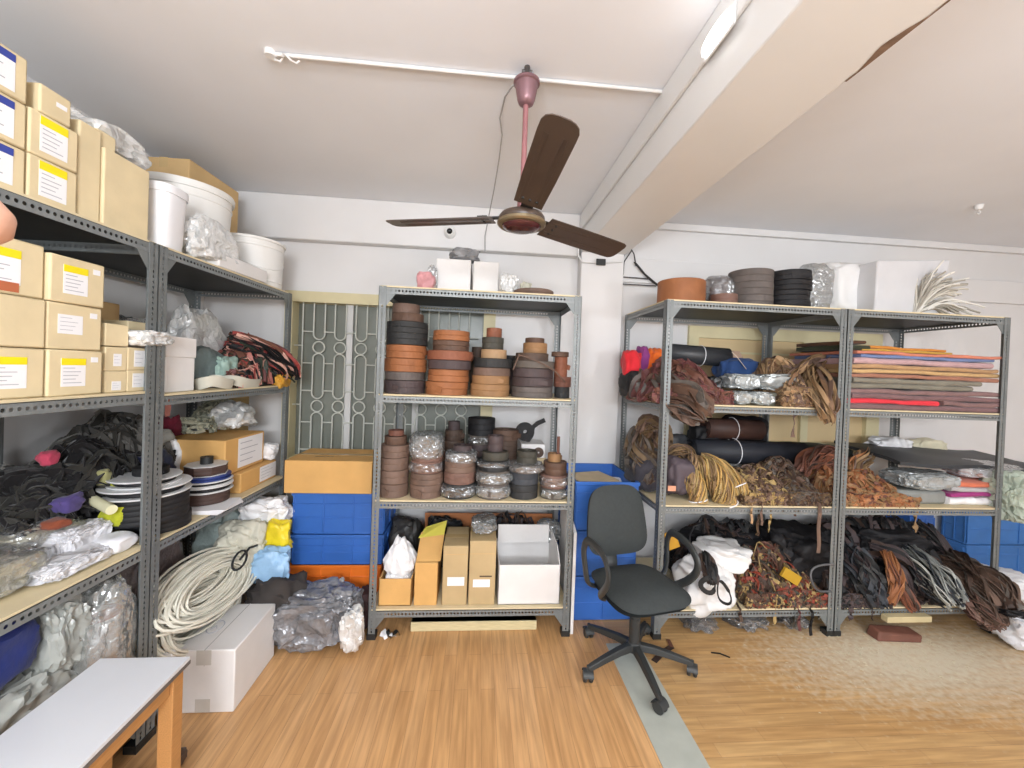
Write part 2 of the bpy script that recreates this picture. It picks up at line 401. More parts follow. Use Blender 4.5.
# ------------------------------------------------------------------ slotted racks
def plate(mb, o, U, V, N, m=0):
    o, U, V, N = Vector(o), Vector(U), Vector(V), Vector(N)
    c = [o, o+U, o+U+V, o+V, o+N, o+U+N, o+U+V+N, o+V+N]; base = len(mb.f)
    mb.add(c, [(3,2,1,0),(4,5,6,7),(0,1,5,4),(1,2,6,5),(2,3,7,6),(3,0,4,7)], m)
    L, W = U.length, V.length
    mb.uv[base] = [(0, W/2), (L, W/2), (L, -W/2), (0, -W/2)]; mb.uv[base+1] = [(0, -W/2), (L, -W/2), (L, W/2), (0, W/2)]
def rack(label, T, Lr, D, H, shelves, org, foot=True, gus_bottom=True):
    t = thing('storage_rack', label, 'rack', org, 'slotted steel storage racks'); W = .04; th = .0025
    for a, sa in ((0, 1), (Lr, -1)):
        for b, sb in ((0, 1), (D, -1)):
            mb = MB(); mb.T = T
            plate(mb, (a, b, .012), (0, 0, H-.012), (sa*W, 0, 0), (0, sb*th, 0)); plate(mb, (a, b, .012), (0, 0, H-.012), (0, sb*W, 0), (sa*th, 0, 0))
            p = mb.build('post', STEEL, t, smooth=0)
            fb = MB(); fb.T = T; q = .004
            fb.box(min(a-sa*q, a+sa*(W+q)), max(a-sa*q, a+sa*(W+q)), min(b-sb*q, b+sb*(W+q)), max(b-sb*q, b+sb*(W+q)), 0, .03)
            fb.build('foot', BLACKP, p)
    for i, z in enumerate(shelves):
        h = .036; mb = MB(); mb.T = T
        plate(mb, (th, th, z-h), (Lr-2*th, 0, 0), (0, 0, h), (0, .002, 0)); plate(mb, (th, D-th-.002, z-h), (Lr-2*th, 0, 0), (0, 0, h), (0, .002, 0))
        plate(mb, (th, th+.003, z-h), (0, D-2*th-.006, 0), (0, 0, h), (.002, 0, 0)); plate(mb, (Lr-th-.002, th+.003, z-h), (0, D-2*th-.006, 0), (0, 0, h), (.002, 0, 0))
        s = mb.build('shelf', RAIL, t, smooth=0)
        mb = MB(); mb.T = T; mb.box(th, Lr-th, th, D-th, z-.0022, z); mb.build('deck', DECK, s, smooth=0)
        mb = MB(); mb.T = T; mb.box(.006, Lr-.006, .006, D-.006, z+.0005, z+.0085); mb.build('deck_board', BOARD, s, smooth=0)
    for z, up in ((shelves[-1]-.002, -1), (shelves[0]-.002, -1)):
        for a, sa in ((0, 1), (Lr, -1)):
            for b in (.0048, D-.0068):
                mb = MB(); mb.T = T; g = .085; x0 = a+sa*.003
                mb.add([(x0, b, z), (x0+sa*g, b, z), (x0+sa*g, b, z-.034), (x0+sa*.04, b, z-g-.01), (x0, b, z-g-.01), (x0, b+.002, z), (x0+sa*g, b+.002, z), (x0+sa*g, b+.002, z-.034), (x0+sa*.04, b+.002, z-g-.01), (x0, b+.002, z-g-.01)],
                       [(0,1,2,3,4),(9,8,7,6,5),(0,5,6,1),(1,6,7,2),(2,7,8,3),(3,8,9,4),(4,9,5,0)])
                for bx, bz in ((.018, .016), (.06, .016), (.018, .06)):
                    mb.tube([(x0+sa*bx, b-.004, z-bz), (x0+sa*bx, b+.006, z-bz)], .005, 6)
                mb.build('gusset_plate', STEEL, t, smooth=0)
    return t
ZS = [.155, .755, 1.335, 1.925]; ZT = 1.93
BZ = .0085
rack('grey steel rack standing alone in front of the barred window, holding coil stacks', lambda p: Vector((-.556+p.x, 2.22+p.y, p.z)), 1.118, .6, ZT, ZS, (0, 2.52, 0))
rack('grey steel rack behind the office chair, left one of the joined pair', lambda p: Vector((1.04+p.x, 2.18+p.y, p.z)), 1.098, .65, ZT, ZS, (1.59, 2.5, 0))
rack('grey steel rack with the folded fabric sheets, right one of the joined pair', lambda p: Vector((2.141+p.x, 2.18+p.y, p.z)), 1.066, .65, ZT, ZS, (2.67, 2.5, 0))
LSZ = [.155, .768, 1.36, 1.925]
rack('grey steel rack on the left wall nearest the white bench, with many labelled cartons', lambda p: LW(-1.0+p.x, p.y, p.z), .997, .6, ZT, LSZ, (-1.55, 1.15, 0))
rack('grey steel rack on the left wall reaching into the corner by the window', lambda p: LW(p.x, p.y, p.z), 1.0, .6, ZT, [.155, .768, 1.345, 1.925], (-1.5, 2.15, 0))
# ------------------------------------------------------------------ cartons
def sticker(parent, T, b, u0, u1, z0, z1, head=None, hf=.25, lines=5, hx=(0, 1), foot=None, label=None, name='shipping_label'):
    mb = MB(); mb.T = T; e = .0009
    mb.box(u0, u1, b-e, b-.0001, z0, z1, 0); w = u1-u0; h = z1-z0; ms = [WHITE, INK, head or INK]
    top = z1
    if head: top = z1-h*hf; mb.box(u0+w*hx[0], u0+w*hx[1], b-2*e, b-e, top, z1, 2)
    for i in range(lines):
        zz = top-(top-z0)*(i+.8)/(lines+.8)
        mb.box(u0+w*.08, u0+w*(.55+.35*((i*37) % 10)/10), b-1.6*e, b-e, zz-h*.012, zz+h*.012, 1)
    o = mb.build(name, ms, parent, smooth=0)
    if label: o['label'] = label
    return o
def carton(label, T, a0, a1, b0, b1, z0, z1, m=None, stick=(), tape=True, seam=True, group=None, name='carton', cat='box', bev=.005, opened=0):
    mb = MB(); mb.T = T; m = m or KRAFT; c = T(Vector(((a0+a1)/2, (b0+b1)/2, z0)))
    if not opened:
        mb.box(a0, a1, b0, b1, z0, z1)
    else:
        t = .006
        mb.box(a0, a1, b0, b1, z0, z0+t); mb.box(a0, a1, b0, b0+t, z0, z1); mb.box(a0, a1, b1-t, b1, z0, z1); mb.box(a0, a0+t, b0, b1, z0, z1); mb.box(a1-t, a1, b0, b1, z0, z1)
    o = mb.build(name, m, None, org=c, bevel=bev if not opened else .0015); tag(o, label, cat, group)
    mid = (b0+b1)/2
    if tape and not opened:
        mb = MB(); mb.T = T; mb.box(a0-.0006, a1+.0006, mid-.022, mid+.022, z1, z1+.0008); mb.box(a0-.0009, a0-.0001, mid-.022, mid+.022, z1-.05, z1+.0008); mb.box(a1+.0001, a1+.0009, mid-.022, mid+.022, z1-.05, z1+.0008)
        mb.build('tape', TAPE, o, smooth=0)
    for s in stick:
        s = dict(s); f = s.pop('f'); sticker(o, T, b0, a0+(a1-a0)*f[0], a0+(a1-a0)*f[2], z0+(z1-z0)*f[1], z0+(z1-z0)*f[3], **s)
    return o
TW = lambda p: Vector(p)
TL = lambda p: LW(p.x, p.y, p.z)
def rotT(cx, cy, ang):
    c, s = math.cos(ang), math.sin(ang)
    return lambda p: Vector((cx+p.x*c-p.y*s, cy+p.x*s+p.y*c, p.z))
# ------------------------------------------------------------------ coils of strap
ORD = ['lowest', 'second lowest', 'third lowest', 'fourth lowest', 'fifth lowest', 'sixth lowest', 'seventh lowest', 'eighth lowest']
def coil(label, cx, cy, z0, h, r, m, layers=None, group=None, seed=0, hole=.22, tail=None):
    layers = layers or max(1, round(h/.035)); mb = MB(); rg = random.Random(seed); pr = [(r*hole, z0+.004), (r*.982, z0)]
    lh = h/layers
    for i in range(layers):
        k = 1+rg.uniform(-.018, .012); zb = z0+i*lh
        pr += [(r*k*.985, zb+.0006), (r*k, zb+.0026), (r*k*.998, zb+lh-.0028), (r*k*.985, zb+lh-.0006)]
    n = max(4, int(r*(1-hole)/.011)); zt = z0+h
    for i in range(n):
        q = r*.98-(r*.98-r*hole)*i/n; d = (r*.98-r*hole)/n; dz = rg.uniform(-.002, .002)
        pr += [(q, zt+dz), (q-d*.75, zt+dz), (q-d*.88, zt-.005)]
    pr += [(r*hole, zt-.002), (r*hole, z0+.004)]
    mb.lathe(pr, cx, cy, 36, wob=.035, seed=seed)
    o = mb.build('strap_coil', m, None, org=(cx, cy, z0), smooth=30); tag(o, label, 'coil', group)
    if tail is not None:
        tb = MB(); pts = [(cx+(r+.003+max(0, i-6)*.004)*math.cos(tail+i*.09), cy+(r+.003+max(0, i-6)*.004)*math.sin(tail+i*.09), z0+h*.5-max(0, i-6)*.002) for i in range(10)]
        tb.ribbon(pts, min(h*.5, .03), .003, 0, PI/2); tb.build('loose_end', m, o)
    return o
def wrap(o, cx, r, z0, z1, seed=0, m=None):
    cy = o.location.y
    # crinkled film pulled round a coil
    mb = lump_mb(cx-r, cx+r, cy-r, cy+r, z0, z1, seed=seed, amp=.03, fine=.07, freq=3.4, e=.4, sub=4)
    return mb.build('plastic_wrap', m or FILM, o, smooth=25)
def stack(where, px, Yc, z0, items, group, base_px=None):
    # items from the bottom: (x0px, x1px, heights in px, colour key, colour words); pixel widths measured at depth Yc
    zb = z0; out = []
    for i, it in enumerate(items):
        x0, x1, hp, ck, words = it[:5]
        xa, _ = at(x0, 400, Yc); xb, _ = at(x1, 400, Yc); r = (xb-xa)/2; h = hp*(Yc-r*.8)/FPX; cx = (xa+xb)/2
        o = coil(f'{words} strap coil, {ORD[i]} in {where}', cx, Yc, zb, h, r, LE[ck], group=group, seed=int(px*7+i), tail=(PI*1.2+i*.7 if (i+int(px)) % 3 == 0 else None))
        out.append((o, cx, r, zb, zb+h)); zb += h+.002
    return out
# ------------------------------------------------------------------ crates
def crate(label, x0, x1, y0, y1, z0, z1, m, group='plastic crates', taper=.012, cols=3, rows=2, T=None):
    T = T or TW; org = T(Vector(((x0+x1)/2, (y0+y1)/2, z0)))
    t = thing('plastic_crate', label, 'crate', org, group); th = .004; mb = MB(); mb.T = T; k = taper
    b = [(x0+k, y0+k), (x1-k, y0+k), (x1-k, y1-k), (x0+k, y1-k)]; u = [(x0+.006, y0+.006), (x1-.006, y0+.006), (x1-.006, y1-.006), (x0+.006, y1-.006)]
    V = [(*p, z0) for p in b]+[(*p, z1) for p in u]+[(p[0]+(th if i in (0, 3) else -th), p[1]+(th if i < 2 else -th), z0+.006) for i, p in enumerate(b)]+[(p[0]+(th if i in (0, 3) else -th), p[1]+(th if i < 2 else -th), z1) for i, p in enumerate(u)]
    fs = [(3,2,1,0),(8,9,10,11)]
    for i in range(4):
        j = (i+1) % 4; fs += [(i, j, 4+j, 4+i), (8+j, 8+i, 12+i, 12+j), (4+i, 4+j, 12+j, 12+i)]
    mb.add(V, fs); mb.build('body', m, t)
    mb = MB(); mb.T = T; rh = .022
    for zr, hh, o in ((z1-rh, rh, .0), (z1-.075, .008, .003), (z0+(z1-z0)*.38, .008, .006), (z0, .012, .010)):
        mb.box(x0+o, x1-o, y0+o, y0+o+.012, zr, zr+hh); mb.box(x0+o, x1-o, y1-o-.012, y1-o, zr, zr+hh); mb.box(x0+o, x0+o+.012, y0+o+.012, y1-o-.012, zr, zr+hh); mb.box(x1-o-.012, x1-o, y0+o+.012, y1-o-.012, zr, zr+hh)
    for i in range(cols+1):
        xx = x0+.012+(x1-x0-.024)*i/cols
        for yy in (y0+.003, y1-.011): mb.box(xx-.004, xx+.004, yy, yy+.008, z0+.012, z1-.02)
    for i in range(3):
        yy = y0+.02+(y1-y0-.04)*i/2
        for xx in (x0+.003, x1-.011): mb.box(xx, xx+.008, yy-.004, yy+.004, z0+.012, z1-.02)
    mb.build('rim', m, t, bevel=.002)
    mb = MB(); mb.T = T; xm = (x0+x1)/2
    for xx in (x0-.002, x1-.010): mb.box(xx, xx+.012, (y0+y1)/2-.07, (y0+y1)/2+.07, z1-.055, z1-.022)
    mb.build('handle', m, t, bevel=.003)
    return t
# ------------------------------------------------------------------ the room
XL, XR, YB, YN, ZC = -1.92, 5.2, 2.95, -2.4, 2.65
PAINT = mat('white_wall_paint', 'dedcdb', rough=.55, var=.035, scale=2.2, bump=.06, bscale=14)
CEIL = mat('ceiling_paint', 'ebecf0', rough=.7, var=.03, scale=1.5)
BEAMP = mat('beam_paint', 'e4e3e1', rough=.32, var=.03, scale=2.)
CREAM = mat('cream_paint', 'd6cba4', rough=.5, var=.05)
FL = plank_mat('bamboo_planks', 'd8aa78', 'd0a06c', '9c744c', PI/2)
FR = plank_mat('bamboo_planks_crosswise', 'cda672', 'c49a66', '98744f', 0, dust=(2.45, 1.98, 0))
mb = MB(); mb.box(XL, .80, YN, YB, -.05, 0); mb.box(.80, XR, YN, YB, -.05, 0, 1); struct('floor', mb, [FL, FR], org=(0,0,0))
mb = MB(); a = [(.752, YN), (.945, YN), (.945, 2.1), (.775, 2.1)]
mb.box(.755, .938, YN, 2.15, 0, .0035); struct('trim_1', mb, mat('grey_vinyl_strip', 'b3b6ac', rough=.5, var=.08), org=(0,0,0))
mb = MB(); mb.box(XL, XR, YN, YB, ZC, ZC+.08); struct('ceiling', mb, CEIL, org=(0,0,ZC))
WX0, WX1, WZ0, WZ1 = -1.335, .075, .80, 1.97     # the barred window's opening
VX0, VX1, VZ0, VZ1 = 1.60, 3.13, .97, 1.86       # the boarded window behind the joined racks
mb = MB()
def wallx(x0, x1, z0, z1): mb.box(x0, x1, YB, YB+.12, z0, z1)
wallx(XL-.1, WX0, 0, ZC); wallx(WX0, WX1, 0, WZ0); wallx(WX0, WX1, WZ1, ZC); wallx(WX1, VX0, 0, ZC); wallx(VX0, VX1, 0, VZ0); wallx(VX0, VX1, VZ1, ZC); wallx(VX1, XR+.1, 0, ZC)
struct('wall_back', mb, PAINT, org=(0, YB, 0))
mb = MB(); mb.box(XL-.1, XL, YN, YB, 0, ZC); struct('wall_left', mb, PAINT)
mb = MB(); mb.box(XR, XR+.1, YN, YB, 0, ZC); struct('wall_right', mb, PAINT)
mb = MB(); mb.box(XL-.1, XR+.1, YN-.1, YN, 0, ZC); struct('wall_front', mb, PAINT)
mb = MB(); mb.box(.707, 1.03, YN, YB, 2.372, ZC); mb.box(.692, .707, YN, YB, 2.53, ZC); struct('trim_2', mb, BEAMP, bevel=.006)
mb = MB(); mb.box(XL, .692, 2.87, YB, 2.345, ZC); struct('trim_3', mb, PAINT, bevel=.008)
mb = MB(); mb.box(.705, 1.022, 2.845, YB, 0, 2.372); struct('trim_4', mb, PAINT, bevel=.006)
mb = MB(); mb.box(1.022, XR, 2.925, YB, 2.19, 2.37); struct('trim_5', mb, PAINT, bevel=.004)
mb = MB(); mb.box(1.022, XR, 2.915, YB, 2.60, ZC); struct('trim_6', mb, PAINT, bevel=.004)
# flaking plaster along the lower edge of the beam
mb = MB(); rg = random.Random(4); ys = [.80+.018*k for k in range(17)]; vs = []; fs = []
for k, y in enumerate(ys):
    w = .004+.022*max(0, 1-abs(k-9)/5)+.004*rg.random(); vs += [(1.0305, y, 2.3712), (1.0305-w, y, 2.3712), (1.0308, y, 2.3712), (1.0308, y, 2.3712+w*.7)]
for k in range(len(ys)-1): fs += [(4*k, 4*k+1, 4*k+5, 4*k+4), (4*k+2, 4*k+3, 4*k+7, 4*k+6)]
mb.add(vs, fs); struct('trim_7', mb, mat('bare_brown_plaster', '7d6553', rough=.9, var=.3, scale=40), smooth=0)
# window frame, panes, bars
t = thing('window_1', 'barred window with cream frame and grey green panes', 'window', ((WX0+WX1)/2, YB, WZ0)); t['kind'] = 'structure'
def frame4(mb, x0, x1, z0, z1, fl, fr_, ft, fb, y0, y1):
    mb.box(x0, x0+fl, y0, y1, z0, z1); mb.box(x1-fr_, x1, y0, y1, z0, z1); mb.box(x0+fl, x1-fr_, y0, y1, z1-ft, z1); mb.box(x0+fl, x1-fr_, y0, y1, z0, z0+fb)
mb = MB(); frame4(mb, WX0-.035, WX1+.03, WZ0-.03, WZ1+.03, .055, .085, .075, .06, YB-.03, YB+.10)
mb.build('frame', CREAM, t, smooth=0)
PANE = mat('frosted_grey_green_glass', '7d8179', rough=.28, spec=.5, var=.14, scale=3, bump=.12, bscale=90)
mb = MB(); mb.box(WX0+.01, WX1-.01, YB+.07, YB+.078, WZ0+.01, WZ1-.01); mb.build('pane', PANE, t, smooth=0)
BAR = mat('pale_bar_paint', 'd2d4cc', rough=.45, var=.05)
mb = MB()
for x in (-.945, -.46): mb.box(x-.022, x+.022, YB+.035, YB+.06, WZ0+.02, WZ1-.03)
mb.build('mullion', mat('white_frame_paint', 'd0cfcd', rough=.45, var=.04), t, bevel=.003)
mb = MB(); yb = YB+.012; r = .0055
def bar(x0, z0, x1, z1): mb.tube([(x0, yb, z0), (x1, yb, z1)], r, 6)
per = .4205; xs = [-1.148+.1465*k for k in range(9)]
bar(-1.262, WZ0+.02, -1.262, WZ1-.03)
for z in (1.62, 1.20): bar(WX0+.015, z, -1.262, z)
for k, x in enumerate(xs):
    hw = .0385
    if x+hw > WX1-.03: break
    zc = 1.611
    tops = WZ1-.03
    for q in range(3):
        ub = zc+.055; n = 10
        pts = [(x-hw, yb, tops), (x-hw, yb, ub+hw)] + [(x-hw*math.cos(PI*i/n), yb, ub+hw-hw*math.sin(PI*i/n)) for i in range(1, n)] + [(x+hw, yb, ub+hw), (x+hw, yb, tops)]
        if q > 0: # long closed loop: arch on top too
            pts = [(x-hw*math.cos(2*PI*i/24), yb, (tops-hw+hw*math.sin(2*PI*i/24)) if math.sin(2*PI*i/24) > 0 else (ub+hw+hw*math.sin(2*PI*i/24))) for i in range(24)]
            mb.tube(pts, r, 6, closed=True)
        else: mb.tube(pts, r, 6)
        mb.tube([(x+.040*math.cos(2*PI*i/18), yb, zc+.040*math.sin(2*PI*i/18)) for i in range(18)], r, 6, closed=True)
        tops = zc-.045
        if k < len(xs)-1:
            xn = x+.1465-hw
            bar(x+hw, zc+.11, xn, zc+.11); bar(x+hw, zc-.115, xn, zc-.115)
        if k == 0: bar(-1.262, zc+.11, x-hw, zc+.11); bar(-1.262, zc-.115, x-hw, zc-.115)
        zc -= per
mb.build('window_bars', BAR, t, smooth=60)
# boarded window behind the joined racks
t = thing('window_2', 'boarded window with pale cream panel behind the racks', 'window', ((VX0+VX1)/2, YB, VZ0)); t['kind'] = 'structure'
mb = MB(); frame4(mb, VX0-.02, VX1+.05, VZ0-.03, VZ1+.03, .08, .11, .09, .08, YB-.025, YB+.06); mb.box(2.52, 2.58, YB-.02, YB+.06, VZ0+.05, VZ1-.06)
mb.build('frame', CREAM, t, smooth=0)
mb = MB(); mb.box(VX0, VX1, YB+.01, YB+.03, VZ0, VZ1); mb.box(VX0, VX1, YB+.005, YB+.0105, VZ1-.17, VZ1-.155, 1); mb.build('panel', [mat('cream_panel', 'd9c094', rough=.6, var=.06, scale=3), CREAM], t)
# ------------------------------------------------------------------ ceiling fan
FX, FY, FZ = .140, 1.52, 2.066
t = thing('ceiling_fan', 'brown three-bladed ceiling fan on a mauve rod', 'fan', (FX, FY, ZC))
MAUVE = mat('mauve_metal', '85656a', rough=.35, metal=.35, var=.05); FBLK = mat('dark_brown_enamel', '4a3c33', rough=.33, spec=.5, var=.06); BRASS = mat('brushed_brass_rim', '8a7a60', rough=.35, metal=.6)
mb = MB(); mb.lathe([(.0, ZC-.055), (.044, ZC-.055), (.05, ZC-.057), (.05, ZC-.066), (.044, ZC-.070), (.034, ZC-.125), (.028, ZC-.14), (.016, ZC-.147), (.0, ZC-.147)], FX, FY, 28); mb.build('canopy', MAUVE, t, smooth=40)
mb = MB(); mb.tube([(FX, FY, ZC), (FX, FY, ZC-.06)], .011, 8); mb.tube([(FX-.02, FY, ZC-.018), (FX+.02, FY, ZC-.018)], .006, 6); mb.build('hook', mat('dark_steel', '55504e', rough=.5, metal=.5), t)
mb = MB(); mb.tube([(FX, FY, ZC-.14), (FX, FY, FZ+.045)], .0105, 12); mb.lathe([(.0105, FZ+.11), (.019, FZ+.105), (.019, FZ+.05), (.0105, FZ+.045)], FX, FY, 16); mb.build('down_rod', mat('rose_rod', '9a6a6c', rough=.4, metal=.2, var=.04), t)
mb = MB(); mb.lathe([(0, FZ+.036), (.05, FZ+.034), (.08, FZ+.024), (.088, FZ+.012), (.088, FZ+.002), (.085, FZ-.006), (0, FZ-.006)], FX, FY, 36); mot = mb.build('motor', FBLK, t, smooth=40)
mb = MB(); mb.lathe([(.088, FZ-.001), (.093, FZ-.005), (.093, FZ-.013), (.087, FZ-.019), (.074, FZ-.020), (.074, FZ-.012)], FX, FY, 36); mb.build('rim', BRASS, mot, smooth=40)
mb = MB(); mb.lathe([(.074, FZ-.014), (.071, FZ-.024), (.053, FZ-.032), (.03, FZ-.036), (0, FZ-.037)], FX, FY, 36); mb.build('cap', mat('maroon_enamel', '4a2426', rough=.2, spec=.6), mot, smooth=60)
for k, ang in enumerate((-85, 27, 168)):
    a = R(ang); ca, sa = math.cos(a), math.sin(a); pitch = R(-13)
    def BT(p, ca=ca, sa=sa):
        y, z = p.y*math.cos(pitch)-p.z*math.sin(pitch), p.y*math.sin(pitch)+p.z*math.cos(pitch)
        return Vector((FX+p.x*.94*ca-y*sa, FY+p.x*.94*sa+y*ca, FZ+.006+z-.10*(p.x*sa+y*ca)))
    mb = MB(); mb.T = BT
    WB = 1.04
    out = [(.115, -.050), (.30, -.053), (.50, -.053), (.535, -.051), (.553, -.044), (.562, -.03), (.564, -.01), (.564, .018), (.560, .034), (.550, .046), (.533, .052), (.50, .053), (.30, .053), (.115, .050)]
    out = [(x_, y_*WB) for x_, y_ in out]; n = len(out); h = .0016
    V = [(x, y, .006*(1-(y/.065)**2)-h) for x, y in out]+[(x, y, .006*(1-(y/.065)**2)+h) for x, y in out]
    mb.add(V, [tuple(range(n-1, -1, -1)), tuple(range(n, 2*n))]+[(i, (i+1) % n, n+(i+1) % n, n+i) for i in range(n)])
    for yy in (-.035, -.022, .022, .035): mb.box(.13, .5, yy-.0015, yy+.0015, -.0012, .0022+.004)
    bl = mb.build('blade', FBLK, t, smooth=20)
    mb = MB(); mb.T = BT; mb.box(.065, .19, -.022, .022, .008, .011); mb.box(.135, .175, -.04, .04, .008, .011)
    for q in (-.025, 0, .025): mb.tube([(.155, q, -.004), (.155, q, .014)], .005, 6)
    mb.build('blade_iron', BLACKP, bl)
# wire hanging beside the rod and running down to the lintel
mb = MB(); pts = []
for px, py, Y in ((505, 97, 1.68), (500, 118, 1.8), (502, 135, 1.9), (499, 160, 2.1), (494, 190, 2.4), (489, 215, 2.62), (487, 226, 2.75), (485, 236, 2.83), (485, 252, 2.86)):
    x, z = at(px, py, Y); pts.append((x, Y, min(z, ZC-.005)))
mb.tube([(FX-.02, FY+.01, ZC-.06), (FX-.05, FY+.06, ZC-.035)]+pts, .0036, 6); o = mb.build('cable', mat('grey_cable', 'a5a2a2', rough=.5), smooth=60); tag(o, 'thin grey cable hanging behind the ceiling fan rod', 'cable')
# white conduit under the ceiling
mb = MB(); mb.tube([(-.80, 1.568, ZC-.010), (.69, 1.568, ZC-.010)], .0075, 10); o = mb.build('conduit_pipe', mat('white_pvc', 'dcdad8', rough=.35), smooth=60); tag(o, 'white conduit pipe running across the ceiling past the fan hook', 'pipe')
mb = MB(); mb.lathe([(0, ZC-.02), (.018, ZC-.02), (.02, ZC-.016), (.02, ZC-.0005), (0, ZC-.0005)], -.815, 1.568, 20); mb.tube([(-.80+.012*k, 1.568+.018*math.sin(k*1.2), ZC-.02-.01*math.cos(k*1.2)) for k in range(8)], .004, 6); tag(mb.build('junction_box', mat('white_pvc', 'dcdad8'), smooth=40), 'small round white junction box at the left end of the ceiling conduit', 'junction box')
# dome camera on the lintel
x, z = at(450, 233, 2.87); t = thing('dome_camera', 'small white dome camera with a black lens below the lintel edge', 'camera', (x, 2.865, z))
mb = MB(); mb.T = lambda p: Vector((x+p.x, 2.8695-p.z, z+p.y)); mb.lathe([(0, 0), (.042, 0), (.042, .012), (.034, .03), (.024, .04), (0, .042)], 0, 0, 24); mb.build('housing', BUCKET, t, smooth=40)
mb = MB(); mb.T = lambda p: Vector((x+p.x, 2.832-p.z, z+p.y)); mb.lathe([(0, 0), (.021, 0), (.018, .012), (.009, .019), (0, .02)], 0, 0, 20); mb.build('lens', mat('black_glass', '141414', rough=.1, spec=.6), t, smooth=60)
# hook in the right ceiling, tube clips and wiring on the pilaster
mb = MB(); x, y = 3.35, 2.35; d = ray(979, 205); k = (ZC-CAMZ)/d.z; x, y = d.x*k, d.y*k
mb.lathe([(0, ZC-.03), (.016, ZC-.03), (.022, ZC-.012), (.022, ZC-.0005), (0, ZC-.0005)], x, y, 14); mb.tube([(x, y, ZC-.03), (x+.012, y, ZC-.045), (x, y, ZC-.06), (x-.014, y, ZC-.05)], .004, 6)
tag(mb.build('ceiling_hook', mat('white_pvc', 'dcdad8'), smooth=40), 'small white hook fitting alone in the right half of the ceiling', 'hook')
mb = MB(); yy = 2.835; P = lambda px, py, Y=yy: (at(px, py, Y)[0], Y, at(px, py, Y)[1])
mb.tube([P(579, 240), P(578, 255), P(582, 262), P(598, 263), P(616, 262), P(622, 262)], .007, 8)
o = mb.build('wall_conduit', mat('white_pvc', 'dcdad8'), smooth=60); tag(o, 'white bent conduit across the top of the pilaster under the beam', 'pipe')
mb = MB(); a, b = P(596, 259), P(605, 266); mb.box(a[0], b[0], yy-.016, yy-.007, b[2], a[2]); mb.build('joint', BLACKP, o, bevel=.002)
mb = MB()
for pts in (((622, 262), (625, 252), (630, 247), (634, 254), (636, 266), (634, 262)), ((623, 275), (624, 262), (628, 256), (632, 250)), ((634, 262), (642, 272), (650, 280), (658, 286)), ((636, 263), (645, 274), (658, 285)), ((622, 284), (640, 285), (656, 286)), ((623, 277), (637, 278), (650, 279))):
    q = [P(*p, 2.90) for p in pts]; mb.tube([Vector(q[0])]+[Vector(v) for v in q[1:]], .0045, 6)
o = mb.build('cable_tangle', mat('black_cable', '3a3838', rough=.5), smooth=60); tag(o, 'black cables looping out beside the pilaster above the orange coil', 'cable')

# glowing oblong lamp on the side of the beam
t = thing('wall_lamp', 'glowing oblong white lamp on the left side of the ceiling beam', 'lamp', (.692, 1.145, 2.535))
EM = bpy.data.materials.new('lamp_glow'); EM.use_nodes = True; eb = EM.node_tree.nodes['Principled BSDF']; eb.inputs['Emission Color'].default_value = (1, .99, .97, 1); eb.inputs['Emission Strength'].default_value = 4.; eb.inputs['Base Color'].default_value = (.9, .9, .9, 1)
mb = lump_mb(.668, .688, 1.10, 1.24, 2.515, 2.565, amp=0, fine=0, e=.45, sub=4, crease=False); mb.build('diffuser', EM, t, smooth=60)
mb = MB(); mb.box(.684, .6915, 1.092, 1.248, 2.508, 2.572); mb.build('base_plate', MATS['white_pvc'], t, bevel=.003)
# ================================================================== CENTRE RACK
CZ = [z+BZ for z in ZS]
G = 'leather strap coils on the lone rack'
YC = 2.385
s1 = stack('leftmost stack on the upper coil shelf', 0, YC, CZ[2], [(384, 424.5, 13, 'plum', 'dark brown'), (384.5, 424, 8, 'grey', 'grey-brown'), (384, 425, 13, 'orange', 'orange-brown'), (384.5, 424.5, 13, 'orange', 'rusty orange'), (384.5, 425.5, 23, 'black', 'thick black'), (389, 421, 8, 'brown', 'dull brown'), (389.5, 417, 9, 'taupe', 'smaller brown')], G)
s2 = stack('second stack on the upper coil shelf', 3, YC, CZ[2], [(425, 467.5, 13, 'orange', 'bright orange-tan'), (427, 468, 12, 'orange', 'orange-brown'), (427, 470, 9, 'plum', 'greyish plum'), (426, 471, 9, 'rust', 'reddish rust'), (431, 467, 10, 'brown', 'mid brown'), (431, 467.5, 10, 'orange', 'pale orange-brown')], G)
s3 = stack('middle stack on the upper coil shelf', 5, YC, CZ[2], [(470, 509, 12, 'tan', 'tan'), (471, 509, 8, 'tan', 'light tan'), (472, 509, 8, 'taupe', 'brownish tan'), (472.5, 511, 9, 'black', 'thin black'), (479, 505, 9, 'sand', 'sandy tan'), (480, 501.5, 12, 'olive', 'dark olive'), (484, 499.5, 9, 'rust', 'small rust')], G)
s4 = stack('fourth stack on the upper coil shelf', 8, YC, CZ[2], [(511, 552, 11, 'grey', 'grey-brown'), (511, 552, 9, 'plum', 'dark brown'), (512, 552, 9, 'plum', 'plum black'), (511, 553, 7, 'mole', 'thin grey-tan'), (514, 547, 8, 'dark', 'dark chocolate'), (521, 545, 10, 'tan', 'pale tan'), (523, 542, 5, 'brown', 'small brown')], G)
s5 = stack('rightmost stack on the upper coil shelf', 4, YC, CZ[2], [(554, 569, 11, 'black', 'small black'), (553, 570, 10, 'redbrown', 'reddish brown'), (553, 566, 20, 'rust', 'tall narrow rust'), (549.5, 567, 5, 'brown', 'flat rimmed brown')], G)
